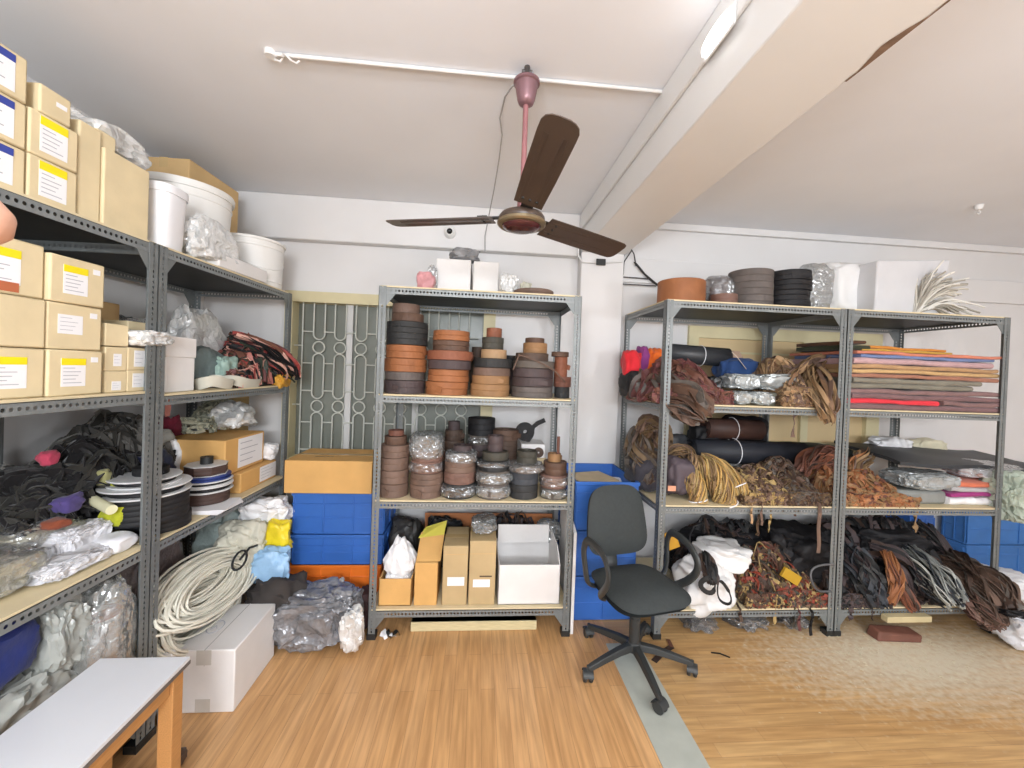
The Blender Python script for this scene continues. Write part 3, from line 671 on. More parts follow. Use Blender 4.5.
# smaller coils behind the upper front row
stack('low stack behind the second and middle stacks', 1, 2.66, CZ[2], [(469, 487, 20, 'dark', 'dark'), (469, 486, 15, 'olive', 'dark olive'), (470, 482, 10, 'dark', 'small dark')], G)
stack('low stack behind the middle and fourth stacks', 2, 2.66, CZ[2], [(502, 520, 14, 'grey', 'grey'), (502, 519, 14, 'plum', 'plum'), (503, 514, 10, 'black', 'small black')], G)
# two straps trailing down over the fourth stack
def strap(label, pts, w, m, name='loose_strap', t=.003, cat='strap', group=None):
    mb = MB(); q = [Vector((at(px, py, Y)[0], Y, at(px, py, Y)[1])) for px, py, Y in pts]; mb.ribbon(q, w, t, 0, PI/2)
    return tag(mb.build(name, m, smooth=40), label, cat, group)
strap('thin brown strap sagging from the fourth stack to the rightmost stack of the lone rack', [(513, 370, 2.24), (519, 355, 2.25), (530, 358, 2.235), (545, 365, 2.235), (556, 372, 2.25), (565, 382, 2.28)], .008, LE['brown'])
# second shelf
YC = 2.335
a = stack('leftmost stack on the lower coil shelf', 0, YC, CZ[1], [(382, 411.5, 13, 'taupe', 'taupe'), (382, 411.5, 13, 'taupe', 'dull taupe'), (382.5, 411, 12, 'taupe', 'pinkish taupe'), (382.5, 411.5, 12, 'taupe', 'brown taupe'), (386, 408, 8, 'brown', 'smaller brown'), (389.5, 405, 5, 'redbrown', 'smallest brown')], G)
b = stack('second stack on the lower coil shelf', 3, YC, CZ[1], [(413, 445.5, 13, 'taupe', 'sandy taupe'), (413, 446, 11, 'taupe', 'brownish taupe'), (413.5, 445, 11, 'pinkbrown', 'pinkish brown'), (414, 445, 11, 'pinkbrown', 'film-covered pinkish'), (416, 442, 12, 'mole', 'film-covered grey')], G)
wrap(b[4][0], b[4][1], b[4][2]*1.32, b[3][3], b[4][4]+.03, 3, FILMG); wrap(b[2][0], b[2][1], b[2][2]*1.09, b[2][3], b[3][3], 4)
c = stack('third stack on the lower coil shelf', 5, YC, CZ[1], [(445.5, 478, 14, 'black', 'film-wrapped black'), (446.5, 478, 11, 'pinkbrown', 'pinkish brown'), (447, 478, 11, 'taupe', 'taupe'), (449, 478, 8, 'mole', 'film-covered pale'), (455, 473, 6, 'plum', 'small dark plum')], G)
wrap(c[0][0], c[0][1], c[0][2]*1.1, c[0][3], c[0][4], 5); wrap(c[3][0], c[3][1], c[3][2]*1.12, c[3][3]-.02, c[3][4]+.012, 6)
d = stack('silvery wrapped stack on the lower coil shelf', 9, YC, CZ[1], [(480, 512, 14, 'grey', 'film-wrapped grey'), (480, 513, 13, 'mole', 'film-wrapped pale grey'), (480, 511, 10, 'black', 'black'), (484, 510, 8, 'olive', 'dark olive'), (489, 505, 15, 'plum', 'small dark plum')], G)
wrap(d[0][0], d[0][1], d[0][2]*1.1, d[0][3], d[0][4], 7, FILMG); wrap(d[1][0], d[1][1], d[1][2]*1.12, d[1][3], d[1][4], 8, FILMG); wrap(d[2][0], d[2][1], d[2][2]*1.1, d[2][3]+.02, d[2][4], 9)
e = stack('black stack on the lower coil shelf', 7, YC, CZ[1], [(512, 541, 14, 'black', 'matt black'), (512, 541, 12, 'slate', 'charcoal black'), (511, 545, 8, 'mole', 'film-wrapped pale'), (519, 539, 12, 'olive', 'dark olive')], G)
wrap(e[2][0], e[2][1], e[2][2]*1.05, e[2][3], e[2][4]+.005, 11)
f = stack('rightmost stack on the lower coil shelf', 6, YC-.01, CZ[1], [(544, 569, 11, 'mole', 'silver-wrapped'), (543, 570, 13, 'pinkbrown', 'film-wrapped pinkish'), (546, 569, 12, 'brown', 'brown'), (550, 563, 8, 'tan', 'small tan')], G)
wrap(f[0][0], f[0][1], f[0][2]*1.06, f[0][3], f[0][4], 12, FILMG); wrap(f[1][0], f[1][1], f[1][2]*1.06, f[1][3], f[1][4], 13)
mb = MB(); x, _ = at(558.5, 440, YC-.02); z = f[3][4]; mb.tube([(x, YC-.02, z-.02), (x, YC-.02, z+.10)], .009, 10); tag(mb.build('stick', LE['redbrown'], smooth=50), 'short brown stick standing in the rightmost stack on the lower coil shelf', 'stick')
# back row of the lower coil shelf
g = stack('tall back stack on the lower coil shelf', 2, 2.68, CZ[1], [(470, 494, 18, 'grey', 'film-wrapped grey'), (468, 494, 18, 'plum', 'dark plum'), (470, 493, 9, 'mole', 'film-wrapped pale'), (469, 496, 17, 'jet', 'thick jet black')], G)
wrap(g[0][0], g[0][1], g[0][2]*1.06, g[0][3], g[0][4], 14); wrap(g[2][0], g[2][1], g[2][2]*1.05, g[2][3], g[2][4], 15)
stack('low back-left stack on the lower coil shelf', 1, 2.66, CZ[1], [(444, 466, 20, 'plum', 'plum'), (444, 466, 20, 'dark', 'dark brown'), (446, 464, 10, 'dark', 'dull dark brown'), (449, 461, 8, 'plum', 'small plum')], G)
stack('wide back stack on the lower coil shelf', 4, 2.66, CZ[1], [(494, 520, 22, 'dark', 'dark brown'), (493, 519, 20, 'dark', 'chocolate brown'), (493, 520, 10, 'brown', 'wide brown')], G)
carton('small white carton on the lower coil shelf under a standing black coil', TW, at(520, 450, 2.66)[0], at(543, 450, 2.66)[0], 2.58, 2.76, CZ[1], at(530, 443, 2.62)[1], WCARD, tape=False, bev=.003)
# black coil standing on edge with a tail
x, z = at(525, 432, 2.66); zb = at(530, 443, 2.62)[1]+.004; mb = MB(); rr_ = .062
mb.T = lambda p: Vector((x+p.x, 2.645+p.z, zb+rr_+.002+p.y))
mb.lathe([(.014, 0), (rr_, .002), (rr_*1.0, .035), (.014, .037), (.014, 0)], 0, 0, 30); o = mb.build('strap_coil', LE['jet'], smooth=40); tag(o, 'black strap coil standing on edge, its tail curling up, on the lower coil shelf', 'coil', G)
mb = MB(); q = [Vector((at(px, py, 2.66)[0], 2.66, at(px, py, 2.66)[1])) for px, py in ((527, 442), (531, 436), (533, 427), (538, 423), (545, 420))]; mb.ribbon(q, .03, .006, 0, PI/2); mb.build('tail', LE['jet'], o, smooth=40)
zz = f[2][4]; xx = at(543, 455, 2.40)[0]
mb = MB(); mb.T = lambda p: Vector((xx+p.x, 2.575+p.z, CZ[1]+.205+p.y)); mb.lathe([(.006, 0), (.034, .002), (.034, .03), (.006, .032), (.006, 0)], 0, 0, 24); tag(mb.build('strap_coil', LE['dark'], smooth=40), 'little dark coil leaning upright beside the brown coils at the right end', 'coil', G)
mb = MB(); mb.box(xx-.06, xx+.05, 2.56, 2.66, CZ[1], CZ[1]+.17); tag(mb.build('carton', KRAFT, bevel=.003), 'kraft carton mostly hidden behind the rightmost stack of the lower coil shelf', 'box')
# third shelf of the lone rack: boxes
zc = CZ[0]; yf = 2.255
def cbox(label, px0, px1, pytop, depth, m, yf=yf, stick=(), opened=0, **k):
    x0, _ = at(px0, 560, yf); x1, _ = at(px1, 560, yf); _, z1 = at((px0+px1)/2, pytop, yf)
    return carton(label, TW, x0, x1, yf, yf+depth, zc, z1, m, stick=stick, opened=opened, **k), x0, x1, z1
o, x0, x1, z1 = cbox('low ochre carton holding a peaked white bag on the lone rack', 379.5, 412.5, 579, .2, OCHRE, opened=1)
mb = lump_mb(x0+.012, x1-.004, yf+.012, yf+.17, z1-.13, z1+.01, seed=3, amp=.1, fine=.16, e=.5)
lo = lump_mb(at(381, 560, 2.33)[0]+.01, at(416, 560, 2.33)[0], yf+.02, yf+.17, z1-.06, at(404, 533, 2.33)[1], seed=21, amp=.25, fine=.18, freq=1.4, e=.8, top=.25, mb=mb)
tag(lo.build('plastic_bag', WBAG, smooth=35), 'white plastic bag with a peaked top standing in the low ochre carton', 'bag')
o, x0, x1, z1 = cbox('tall ochre file box, second from the left on the bottom shelf, yellow paper on top', 415, 438, 563, .26, OCHRE)
mb = MB(); xa, xb = x0+.004, x1+.012; mb.add([(xa, yf+.02, z1), (xb, yf+.02, z1), (xb+.008, yf+.16, z1+.105), (xa+.004, yf+.16, z1+.105), (xa, yf+.024, z1), (xb, yf+.024, z1), (xb+.008, yf+.164, z1+.105), (xa+.004, yf+.164, z1+.105)], [(0,1,2,3),(7,6,5,4),(0,4,5,1),(1,5,6,2),(2,6,7,3),(3,7,4,0)]); mb.build('flap', OCHRE, o, smooth=0)
mb = MB(); q = [(x0-.002, yf+.13, z1+.085), (x1+.02, yf+.12, z1+.11), (x1+.03, yf+.19, z1+.165), (x0+.03, yf+.2, z1+.12)]; mb.add(q+[(a_, b_+.002, c_+.003) for a_, b_, c_ in q], [(0,1,2,3),(7,6,5,4),(0,4,5,1),(1,5,6,2),(2,6,7,3),(3,7,4,0)]); tag(mb.build('paper_sheet', mat('yellow_paper', 'd8cc58', rough=.6), smooth=0), 'yellow folded paper lying across the top of the tall ochre box', 'paper')
o, x0, x1, z1 = cbox('kraft magazine box with a blank white label, left one of the pair', 443, 468, 546, .28, FILEK, stick=[dict(f=(.2, .33, .88, .475), lines=0)])
mb = MB(); mb.box(x0+.012, x1-.012, yf-.0006, yf-.0001, z1-.05, z1-.046); mb.build('fold_line', KRAFT2, o, smooth=0)
o, x0, x1, z1 = cbox('taller kraft magazine box with a blank white label, crumpled film on top', 469.5, 496, 541, .28, FILEK, stick=[dict(f=(.16, .28, .8, .4), lines=0)])
mb = MB(); mb.box(x0+.002, x1-.002, yf-.0006, yf-.0001, z1-.075, z1-.071); mb.box(x0+.06, x1-.02, yf-.0006, yf-.0001, z1-.205, z1-.197, 1); mb.build('fold_line', [KRAFT2, mat('box_print', '5a4a3a', rough=.6)], o, smooth=0)
lump('plastic_bag', 'crumpled clear film bag on top of the taller kraft magazine box', 'bag', (x0-.005, x1+.01, yf+.02, yf+.22, z1+.001, z1+.105), FILMG, 33, amp=.2, fine=.2, smooth=25)
o, x0, x1, z1 = cbox('open white carton at the right end of the bottom shelf', 499, 561, 565, .36, WCARD, opened=1)
mb = MB(); mb.box(x0+.008, x1-.02, yf+.30, yf+.306, z1-.002, z1+.115); mb.build('flap', WCARD, o, smooth=0)
mb = MB(); mb.add([(x1-.007, yf+.01, z1), (x1-.001, yf+.01, z1), (x1-.001, yf+.35, z1), (x1-.007, yf+.35, z1), (x1-.006, yf+.1, z1+.07), (x1, yf+.1, z1+.07), (x1, yf+.34, z1+.09), (x1-.006, yf+.34, z1+.09)], [(3,2,1,0),(4,5,6,7),(0,1,5,4),(1,2,6,5),(2,3,7,6),(3,0,4,7)]); mb.build('flap', WCARD, o, smooth=0)
# bags and cloth behind the boxes
DKF = film_mat('dark_bag_film', '4a4a48', .12, .2); DKB = mat('dark_bag', '3a3836', rough=.45, var=.25, bump=.3)
lump('plastic_bag', 'dark grey plastic bag at the back left of the lone rack bottom shelf', 'bag', setz(pbox(388, 515, 424, 560, 2.66, .22), zc, None), DKB, 41, amp=.2, fine=.16)
lump('plastic_bag', 'shiny black bag behind the tall ochre box on the bottom shelf', 'bag', setz(pbox(424, 513, 464, 560, 2.68, .2), zc, None), mat('shiny_black_bag', '26282a', rough=.25, spec=.6, var=.3, bump=.4), 42, amp=.2, fine=.2)
lump('cloth_heap', 'rust brown leather offcut behind the kraft magazine boxes', 'leather', setz(pbox(458, 526, 490, 560, 2.64, .18), zc, None), LE['redbrown'], 43, amp=.2, fine=.12)
pile('leather_straps', 'dark straps heaped at the back of the bottom shelf behind the open white carton', (at(470, 540, 2.72)[0], at(548, 540, 2.72)[0], 2.665, 2.8, zc, at(500, 516, 2.7)[1]), [LE['jet'], LE['plum'], LE['dark']], 70, .02, .003, .3, 44, hang=0)
lump('plastic_bag', 'clear crinkled bag with navy stripes at the back right of the bottom shelf', 'bag', setz(pbox(536, 518, 562, 556, 2.62, .12), zc+.2, None), FILMG, 45, amp=.2, fine=.2, smooth=25)
carton('terracotta carton panel at the back of the bottom shelf of the lone rack', TW, at(425, 520, 2.8)[0], at(552, 520, 2.8)[0], 2.792, 2.80, zc, at(490, 513, 2.8)[1], mat('terracotta_card', 'b8754a', rough=.7), tape=False, bev=0)
# plank and scraps under the lone rack
mb = MB(); xa = at(411, 628, 2.30)[0]; xb = at(536, 628, 2.30)[0]; mb.box(xa, xb, 2.28, 2.34, .0005, .055); mb.box(xa, xb, 2.278, 2.342, .045, .055); tag(mb.build('timber_plank', mat('pale_timber', 'd2c49a', rough=.6, stretch=(2, 30, 30)), bevel=.003), 'pale timber plank lying on the floor under the lone rack', 'plank')
mb = MB()
for i in range(4):
    xx, _ = at(380+4*i, 630, 2.2); mb.ribbon([(xx+.03*k/5, 2.235+.02*math.sin(k+i), .006+.035*math.sin(k*.63)*(1 if i % 2 else .7)) for k in range(6)], .02, .002, i % 2, .5)
tag(mb.build('plastic_scrap', [WBAG, BLACKP], smooth=40), 'black and white plastic scrap on the floor by the left foot of the lone rack', 'scrap')
# on top of the lone rack
zt = CZ[3]
xa, _ = at(436, 270, 2.5); xb, _ = at(471.5, 270, 2.5); _, zz = at(455, 259, 2.5)
carton('white carton on top of the lone rack, left of the dark gap', TW, xa, xb-.004, 2.5, 2.8, zt, zz, WCARD, tape=False)
xc, _ = at(499, 270, 2.5); carton('white carton on top of the lone rack, right of the dark gap', TW, xb+.012, xc, 2.5, 2.8, zt, zz-.005, WCARD, tape=False)
lump('plastic_bag', 'grey film bundle lying on top of the two white cartons over the lone rack', 'bag', setz(pbox(448, 249, 482, 258, 2.58, .16), zz+.001, None), mat('grey_film', '8a8a8c', rough=.4, var=.2, bump=.4), 51, amp=.25, fine=.2)
lump('plastic_bag', 'small bag with pink contents on top of the lone rack at its left end', 'bag', setz(pbox(417, 272, 437, 284, 2.42, .12), zt, None), mat('pink_contents', 'cf9496', rough=.5, var=.2, bump=.4), 52, amp=.2, fine=.15)
lump('plastic_bag', 'clear bag crumpled against the white carton above the pink bag', 'bag', setz(pbox(428, 264, 439, 282, 2.46, .08), zt, None), FILM, 53, amp=.25, fine=.2, smooth=25)
lump('plastic_bag', 'white crumpled plastic bag on top of the lone rack right of the cartons', 'bag', setz(pbox(499, 272, 520, 290, 2.45, .14), zt, None), MILKY, 54, amp=.3, fine=.22, smooth=25)
lump('plastic_bag', 'small pale scrap bag beside the white crumpled bag on top of the lone rack', 'bag', setz(pbox(519, 281, 532, 291, 2.42, .1), zt, None), mat('pale_scrap', 'c9c6b4', rough=.5, var=.2), 55, amp=.3, fine=.22)
xa, _ = at(513, 290, 2.42); xb, _ = at(554, 290, 2.42); coil('flat brown leather strap coil on top of the lone rack at its right side', (xa+xb)/2, 2.42, zt, .047, (xb-xa)/2, LE['taupe'], 2, 'leather strap coils on the lone rack', 77)
# crates, carton and bags between the left racks and the lone rack
xa, _ = at(290, 540, 2.47); xb, _ = at(384, 540, 2.47)
crate('orange plastic crate on the floor, lowest of the stack under the ochre carton', xa-.01, xb-.01, 2.47, 2.83, .002, .285, ORANGEP)
crate('blue plastic crate on the orange crate, lower of the two blue ones there', xa, xb, 2.47, 2.83, .287, .47, BLUEP)
crate('blue plastic crate right under the ochre carton', xa, xb, 2.47, 2.83, .472, .725, BLUEP)
x0, _ = at(284, 475, 2.44); x1, _ = at(372, 475, 2.44); _, z1 = at(330, 461, 2.44)
o = carton('big ochre carton on the blue crates in front of the barred window', TW, x0, x1, 2.44, 2.80, .727, z1, OCHRE)
mb = MB(); mb.box(x0+.13, x0+.24, 2.55, 2.558, z1+.0008, z1+.0016); mb.box(x0, x1, 2.605, 2.607, z1+.0009, z1+.0018, 0); mb.build('seam', LE['umber'], o, smooth=0)
lump('cloth_heap', 'dark grey cloth lying over the orange crate edge behind the white carton', 'cloth', setz(pbox(246, 571, 312, 622, 2.22, .24), .0, None), mat('dark_grey_cloth', '3f3a38', rough=.9, var=.2), 61, amp=.22, fine=.12, crease=False)
lump('cloth_heap', 'dark maroon cloth scrunched at the foot of the lone rack', 'cloth', setz(pbox(352, 588, 378, 628, 2.36, .2), .0, None), mat('maroon_cloth', '4a3636', rough=.9, var=.25), 62, amp=.22, fine=.12, crease=False)
b = setz(pbox(272, 584, 362, 648, 2.22, .3), .0, None)
o = lump('plastic_bag', 'big clear bag of silvery film on the floor in front of the orange crate', 'bag', b, mat('silvery_film_contents', '8c8d91', rough=.25, spec=.7, var=.3, scale=9, crinkle=20, metal=.3), 63, amp=.2, fine=.16, freq=2.2, e=.65, sub=5, smooth=45)
lump('plastic_bag', 'white knotted bag end bulging from the silvery bag beside the lone rack foot', 'bag', setz(pbox(340, 605, 366, 640, 2.12, .12), .004, None), MILKY, 65, amp=.25, fine=.2, smooth=30)
# white carton on the floor by the bench
o = carton('long white carton on the floor at the end of the white bench', TW, -1.232, -.99, 1.775, 2.115, 0, .268, WCARD, tape=False)
mb = MB(); mb.box(-1.115, -1.112, 1.775, 2.115, .2681, .2688); mb.box(-1.114, -1.112, 1.7743, 1.7749, .2, .268); mb.build('seam', mat('card_seam', 'a5a2a0', rough=.7), o, smooth=0)
mb = MB(); mb.box(-1.145, -1.085, 1.774, 1.7749, .205, .2685); mb.build('tape', mat('pale_tape', 'cdc9c2', rough=.25, spec=.6), o, smooth=0); mb = MB(); mb.box(-1.145, -1.085, 1.774, 1.7749, 0.005, .06); mb.build('tape', MATS['pale_tape'], o, smooth=0)
mb = MB(); mb.tube([(-1.165+.03*math.cos(2*PI*k/16), 1.93+.045*math.sin(2*PI*k/16), .2688) for k in range(16)], .002, 4, closed=True); mb.tube([(-1.175, 1.91, .269), (-1.165, 1.94, .269), (-1.155, 1.92, .269)], .002, 4); mb.build('pen_mark', INK, o, smooth=0)
# bench
t = thing('bench', 'white-topped wooden bench in the left foreground', 'bench', (-1.083, .7, 0))
TIMB = mat('bench_timber', 'bd8a55', rough=.5, stretch=(30, 2.5, 30), var=.12); BX0, BX1, BY0, BY1, BZT = -1.222, -.94, -.15, 1.427, .49
mb = MB(); mb.box(BX0, BX1, BY0, BY1, BZT-.012, BZT); mb.build('top', mat('white_laminate', 'dfe0e4', rough=.3, spec=.5, var=.01), t, bevel=.0015)
mb = MB(); mb.box(BX0-.001, BX1+.001, BY0-.001, BY1+.001, BZT-.024, BZT-.0115); mb.build('edging', mat('dark_edging', '6b6460', rough=.5), t, smooth=0)
ins = .012
for x in (BX0+ins, BX1-ins-.045):
    for y in (BY0+ins, BY1-ins-.045):
        mb = MB(); mb.box(x, x+.045, y, y+.045, 0, BZT-.024); mb.build('leg', TIMB, t, bevel=.002)
for q in ((BX0+ins+.008, BX0+ins+.03, BY0+.06, BY1-.06), (BX1-ins-.03, BX1-ins-.008, BY0+.06, BY1-.06), (BX0+.06, BX1-.06, BY1-ins-.035, BY1-ins-.013), (BX0+.06, BX1-.06, BY0+ins+.013, BY0+ins+.035)):
    mb = MB(); mb.box(*q, BZT-.085, BZT-.024); mb.build('apron', TIMB, t, bevel=.002)
mb = lump_mb(-1.10, -1.03, 1.50, 1.585, 0, .05, seed=5, amp=.2, e=.8, sub=3); tag(mb.build('offcut', LE['dark'], smooth=50), 'dark leather offcut on the floor behind the bench leg', 'offcut')
mb = lump_mb(-1.17, -1.09, 1.38, 1.46, 0, .06, seed=8, amp=.2, e=.8, sub=3); tag(mb.build('offcut', LE['slate'], smooth=50), 'slate offcut on the floor under the bench top', 'offcut')
# ================================================================== RACKS ON THE LEFT WALL
def ls(px, py, d): return lt(px, py, d)[0]
def lz(px, py, d): return lt(px, py, d)[1]
YS = dict(head=YELLOW, hf=.24, lines=5); BS = dict(head=NAVY, hf=.2, lines=6, hx=(.7, 1))
GC = 'labelled cartons on the left wall racks'
zt = 1.925+BZ
# ---- top shelf, near bay
d0 = .025
sA1 = ls(28, 140, d0); sB1 = ls(78, 165, d0); wA = .30
zA = [zt, lz(10, 135, d0), lz(10, 93, d0), lz(10, 48, d0)]
hA = (zA[3]-zt)/3
for i, nm in enumerate(('lowest', 'middle', 'topmost')):
    carton(f'kraft carton with a blue-headed label, {nm} of three on the top left shelf', TL, sA1-wA, sA1-.004, d0, d0+.42, zt+i*hA+.001, zt+(i+1)*hA-.001, KRAFT, stick=[dict(f=(.45, .12, .9, .92), **BS)], group=GC)
hB = (lz(50, 117, d0)-zt)/2
for i, nm in enumerate(('lower', 'upper')):
    carton(f'kraft carton with a yellow-headed label on the top left shelf, {nm} of the pair', TL, sA1+.002, sB1, d0, d0+.40, zt+i*hB+.001, zt+(i+1)*hB-.001, KRAFT, stick=[dict(f=(.2, .14, .76, .93), **YS)], group=GC)
zb = zt+2*hB; carton('small kraft carton on top of the yellow-labelled pair near the ceiling', TL, ls(40, 95, d0), ls(68, 110, d0)+.01, d0, d0+.3, zb+.001, lz(53, 90, d0), KRAFT, stick=[dict(f=(.5, .5, .85, .66), lines=0)], group=GC)
sD1 = ls(104, 180, d0); zD = lz(90, 123, d0)
carton('tall plain kraft carton on the top left shelf beside the yellow-labelled pair', TL, sB1+.012, sD1, d0+.01, d0+.4, zt+.001, zD, KRAFT, group=GC)
sE1 = ls(150, 215, d0); zE = lz(126, 158, d0)
carton('plain kraft carton at the end of the top left shelf beside the white bin', TL, sD1+.003, min(sE1, -.005), d0+.004, d0+.36, zt+.001, zE, KRAFT, group=GC)
carton('small kraft carton lying on the plain kraft carton beside the white bin', TL, ls(103, 145, d0), ls(122, 150, d0), d0+.02, d0+.22, zE+.001, lz(112, 133, d0), KRAFT, tape=False, group=GC)
p = TL(Vector((-.02, .2, 0))); lump('plastic_bag', 'milky film bag lying over the cartons against the left ceiling', 'bag', (p.x-.14, p.x+.14, p.y-.2, p.y+.12, zE+.002, zE+.15), MILKY, 71, amp=.25, fine=.15, smooth=30)
# ---- top shelf, far bay
def tub(name, label, s, d, r0, r1, z0, z1, m, rimh=.02, group=None, seg=40, lid=False, sq=None, cat='bucket', ribs=()):
    p = TL(Vector((s, d, z0))); t = thing(name, label, cat, p, group); mb = MB(); th = .003; h = z1-z0
    def rad(z): return r0+(r1-r0)*(z-z0)/h
    pr = [(0, z0), (r0-.006, z0), (r0, z0+.006)]
    for k in ribs: zz = z0+h*k; pr += [(rad(zz-.006), zz-.006), (rad(zz)+.003, zz-.003), (rad(zz)+.003, zz+.003), (rad(zz), zz+.006)]
    pr += [(r1, z1), (r1-th, z1), (r0-th, z0+.008), (0, z0+.008)]
    if sq: mb.T = lambda q: Vector((p.x+sgn((q.x-p.x)/r1, sq)*r1, p.y+sgn((q.y-p.y)/r1, sq)*r1, q.z))
    mb.lathe(pr, p.x, p.y, seg); mb.build('body', m, t, smooth=35)
    mb = MB(); mb.T = None if not sq else (lambda q: Vector((p.x+sgn((q.x-p.x)/r1, sq)*r1, p.y+sgn((q.y-p.y)/r1, sq)*r1, q.z)))
    mb.lathe([(r1-.001, z1-rimh), (r1+.007, z1-rimh), (r1+.009, z1-rimh*.5), (r1+.007, z1+.002), (r1-.004, z1+.002), (r1-.004, z1-.004)], p.x, p.y, seg); mb.build('rim', m, t, smooth=35)
    if lid:
        mb = MB(); mb.lathe([(0, z1+.004), (r1*.9, z1+.004), (r1*.92, z1+.012), (r1+.008, z1+.012), (r1+.011, z1+.004), (r1+.010, z1-.012), (r1+.0072, z1-.012), (r1+.0072, z1+.0025), (0, z1+.0025)], p.x, p.y, seg); mb.build('lid', m, t, smooth=35)
    return t, p
tub('bin', 'narrow milky white bin on the top left shelf next to the rack joint', .105, .085, .056, .072, zt, 2.185, mat('milky_bin_plastic', 'e9e9ec', rough=.35, var=.02), sq=.62, cat='bin', rimh=.03)
tub('bucket', 'large white bucket on the top left shelf behind the milky bin', .47, .27, .175, .195, zt, 2.315, BUCKET, ribs=(.45, .86), lid=True)
t, p = tub('bucket', 'white bucket at the far end of the top left shelf in the corner', .86, .17, .158, .166, zt, 2.20, BUCKET, ribs=(.84, .12), rimh=.012)
mb = MB(); mb.tube([(p.x+.163*math.cos(a), p.y+.163*math.sin(a), 2.13-.10*abs(math.sin((a+2.2)))) for a in [-2.2+PI*k/14 for k in range(15)]], .003, 6); mb.build('handle', BUCKET, t)
carton('big brown carton behind the buckets, touching the ceiling corner', TL, .585, .99, .34, .60, zt, 2.545, KRAFT2, group=None)
p = TL(Vector((.30, .035, 0))); lump('plastic_bag', 'clear crumpled plastic bag hanging in front of the large white bucket', 'bag', (p.x-.06, p.x+.05, p.y-.15, p.y+.24, zt, zt+.22), MILKY, 72, amp=.28, fine=.2, smooth=28, top=.7)
carton('flat white carton on the top left shelf in front of the corner bucket', TL, .33, .72, .0, .1, zt+.001, zt+.07, WCARD, tape=False)
# ---- second shelf, near bay: the big cartons in two columns of three
z2 = 1.36+BZ
sc0 = ls(47.5, 330, d0); sc1 = ls(103.5, 330, d0); wC = sc1-sc0
ztop = lz(75, 258, d0); hC = (ztop-z2)/3
SB = [dict(f=(.22, .2, .66, .82), **YS), dict(f=(.18, .34, .62, .76), lines=4), dict(f=(.22, .2, .66, .82), **YS)]
for i, nm in enumerate(('lowest', 'middle', 'topmost')):
    o = carton(f'big kraft carton, {nm} of the right column by the small cartons, label on front', TL, sc0+.003, sc1, d0+(.006 if i == 1 else 0), d0+.5, z2+i*hC+.0005, z2+(i+1)*hC-.0015, KRAFT, stick=[SB[i], dict(f=(.76, .74, .9, .86), lines=0)], group=GC)
SA = [dict(f=(.52, .2, .86, .82), **YS), None, dict(f=(.44, .18, .82, .8), **YS)]
for i, nm in enumerate(('lowest', 'middle', 'topmost')):
    o = carton(f'big kraft carton, {nm} of the left column at the photo edge', TL, sc0-.33, sc0-.003, d0+(.01 if i == 2 else .002), d0+.5, z2+i*hC+.0005, z2+(i+1)*hC+(.012 if i == 2 else -.0015), KRAFT, stick=[SA[i]] if SA[i] else [], group=GC)
    if i == 2: sticker(o, TL, d0+.01, sc0-.33+.33*.42, sc0-.33+.33*.8, z2+2*hC+.008, z2+2*hC+.034, lines=0, head=RUSTP, hf=1, name='rust_sticker')
dS = .04; a0, a1, a2 = ls(104.5, 360, dS)+.003, ls(127.5, 360, dS), ls(148, 360, dS)
zq = [z2, lz(116, 371, dS), lz(116, 347, dS), lz(116, 324, dS)]
for i, (x0, x1, za, zb, nm) in enumerate(((a0, a1-.001, zq[0], zq[1], 'lower left'), (a1+.001, a2, zq[0], zq[1]+.003, 'lower right'), (a0, a1-.001, zq[1], zq[2], 'upper left'), (a1+.001, a2, zq[1]+.003, zq[2]+.002, 'upper right'))):
    carton(f'small kraft carton with a white label, {nm} of the block of four', TL, x0, x1, dS, dS+.2, za+.0005, zb-.0005, KRAFT, stick=[dict(f=((.3, .1, .72, .52), (.25, .18, .8, .85), (.35, .2, .72, .72), (.3, .15, .82, .88))[i], lines=3)], tape=False, group=GC, bev=.003)
carton('kraft carton with faint markings on top of the block of four small ones', TL, a0, a1+.005, dS+.002, dS+.2, zq[2]+.003, zq[3], KRAFT, stick=[], tape=False, group=GC, bev=.003)
carton('shallow kraft carton at the back above the small cartons', TL, ls(108, 315, .18), ls(150, 315, .14), .26, .5, z2+.001, lz(130, 306, .26), KRAFT2, tape=False, group=GC)
carton('kraft carton next to the upright, behind the milky film bag', TL, ls(128, 330, .1), ls(148, 330, .1), .1, .24, z2+.19, lz(138, 322, .1), KRAFT, tape=False, group=GC, bev=.003)
p = TL(Vector((ls(140, 340, .05), .04, 0))); lump('plastic_bag', 'small milky film bag on the small cartons by the upright', 'bag', (p.x-.06, p.x+.07, p.y-.07, p.y+.09, zq[2]+.005, zq[2]+.075), MILKY, 73, amp=.25, fine=.15, smooth=30)
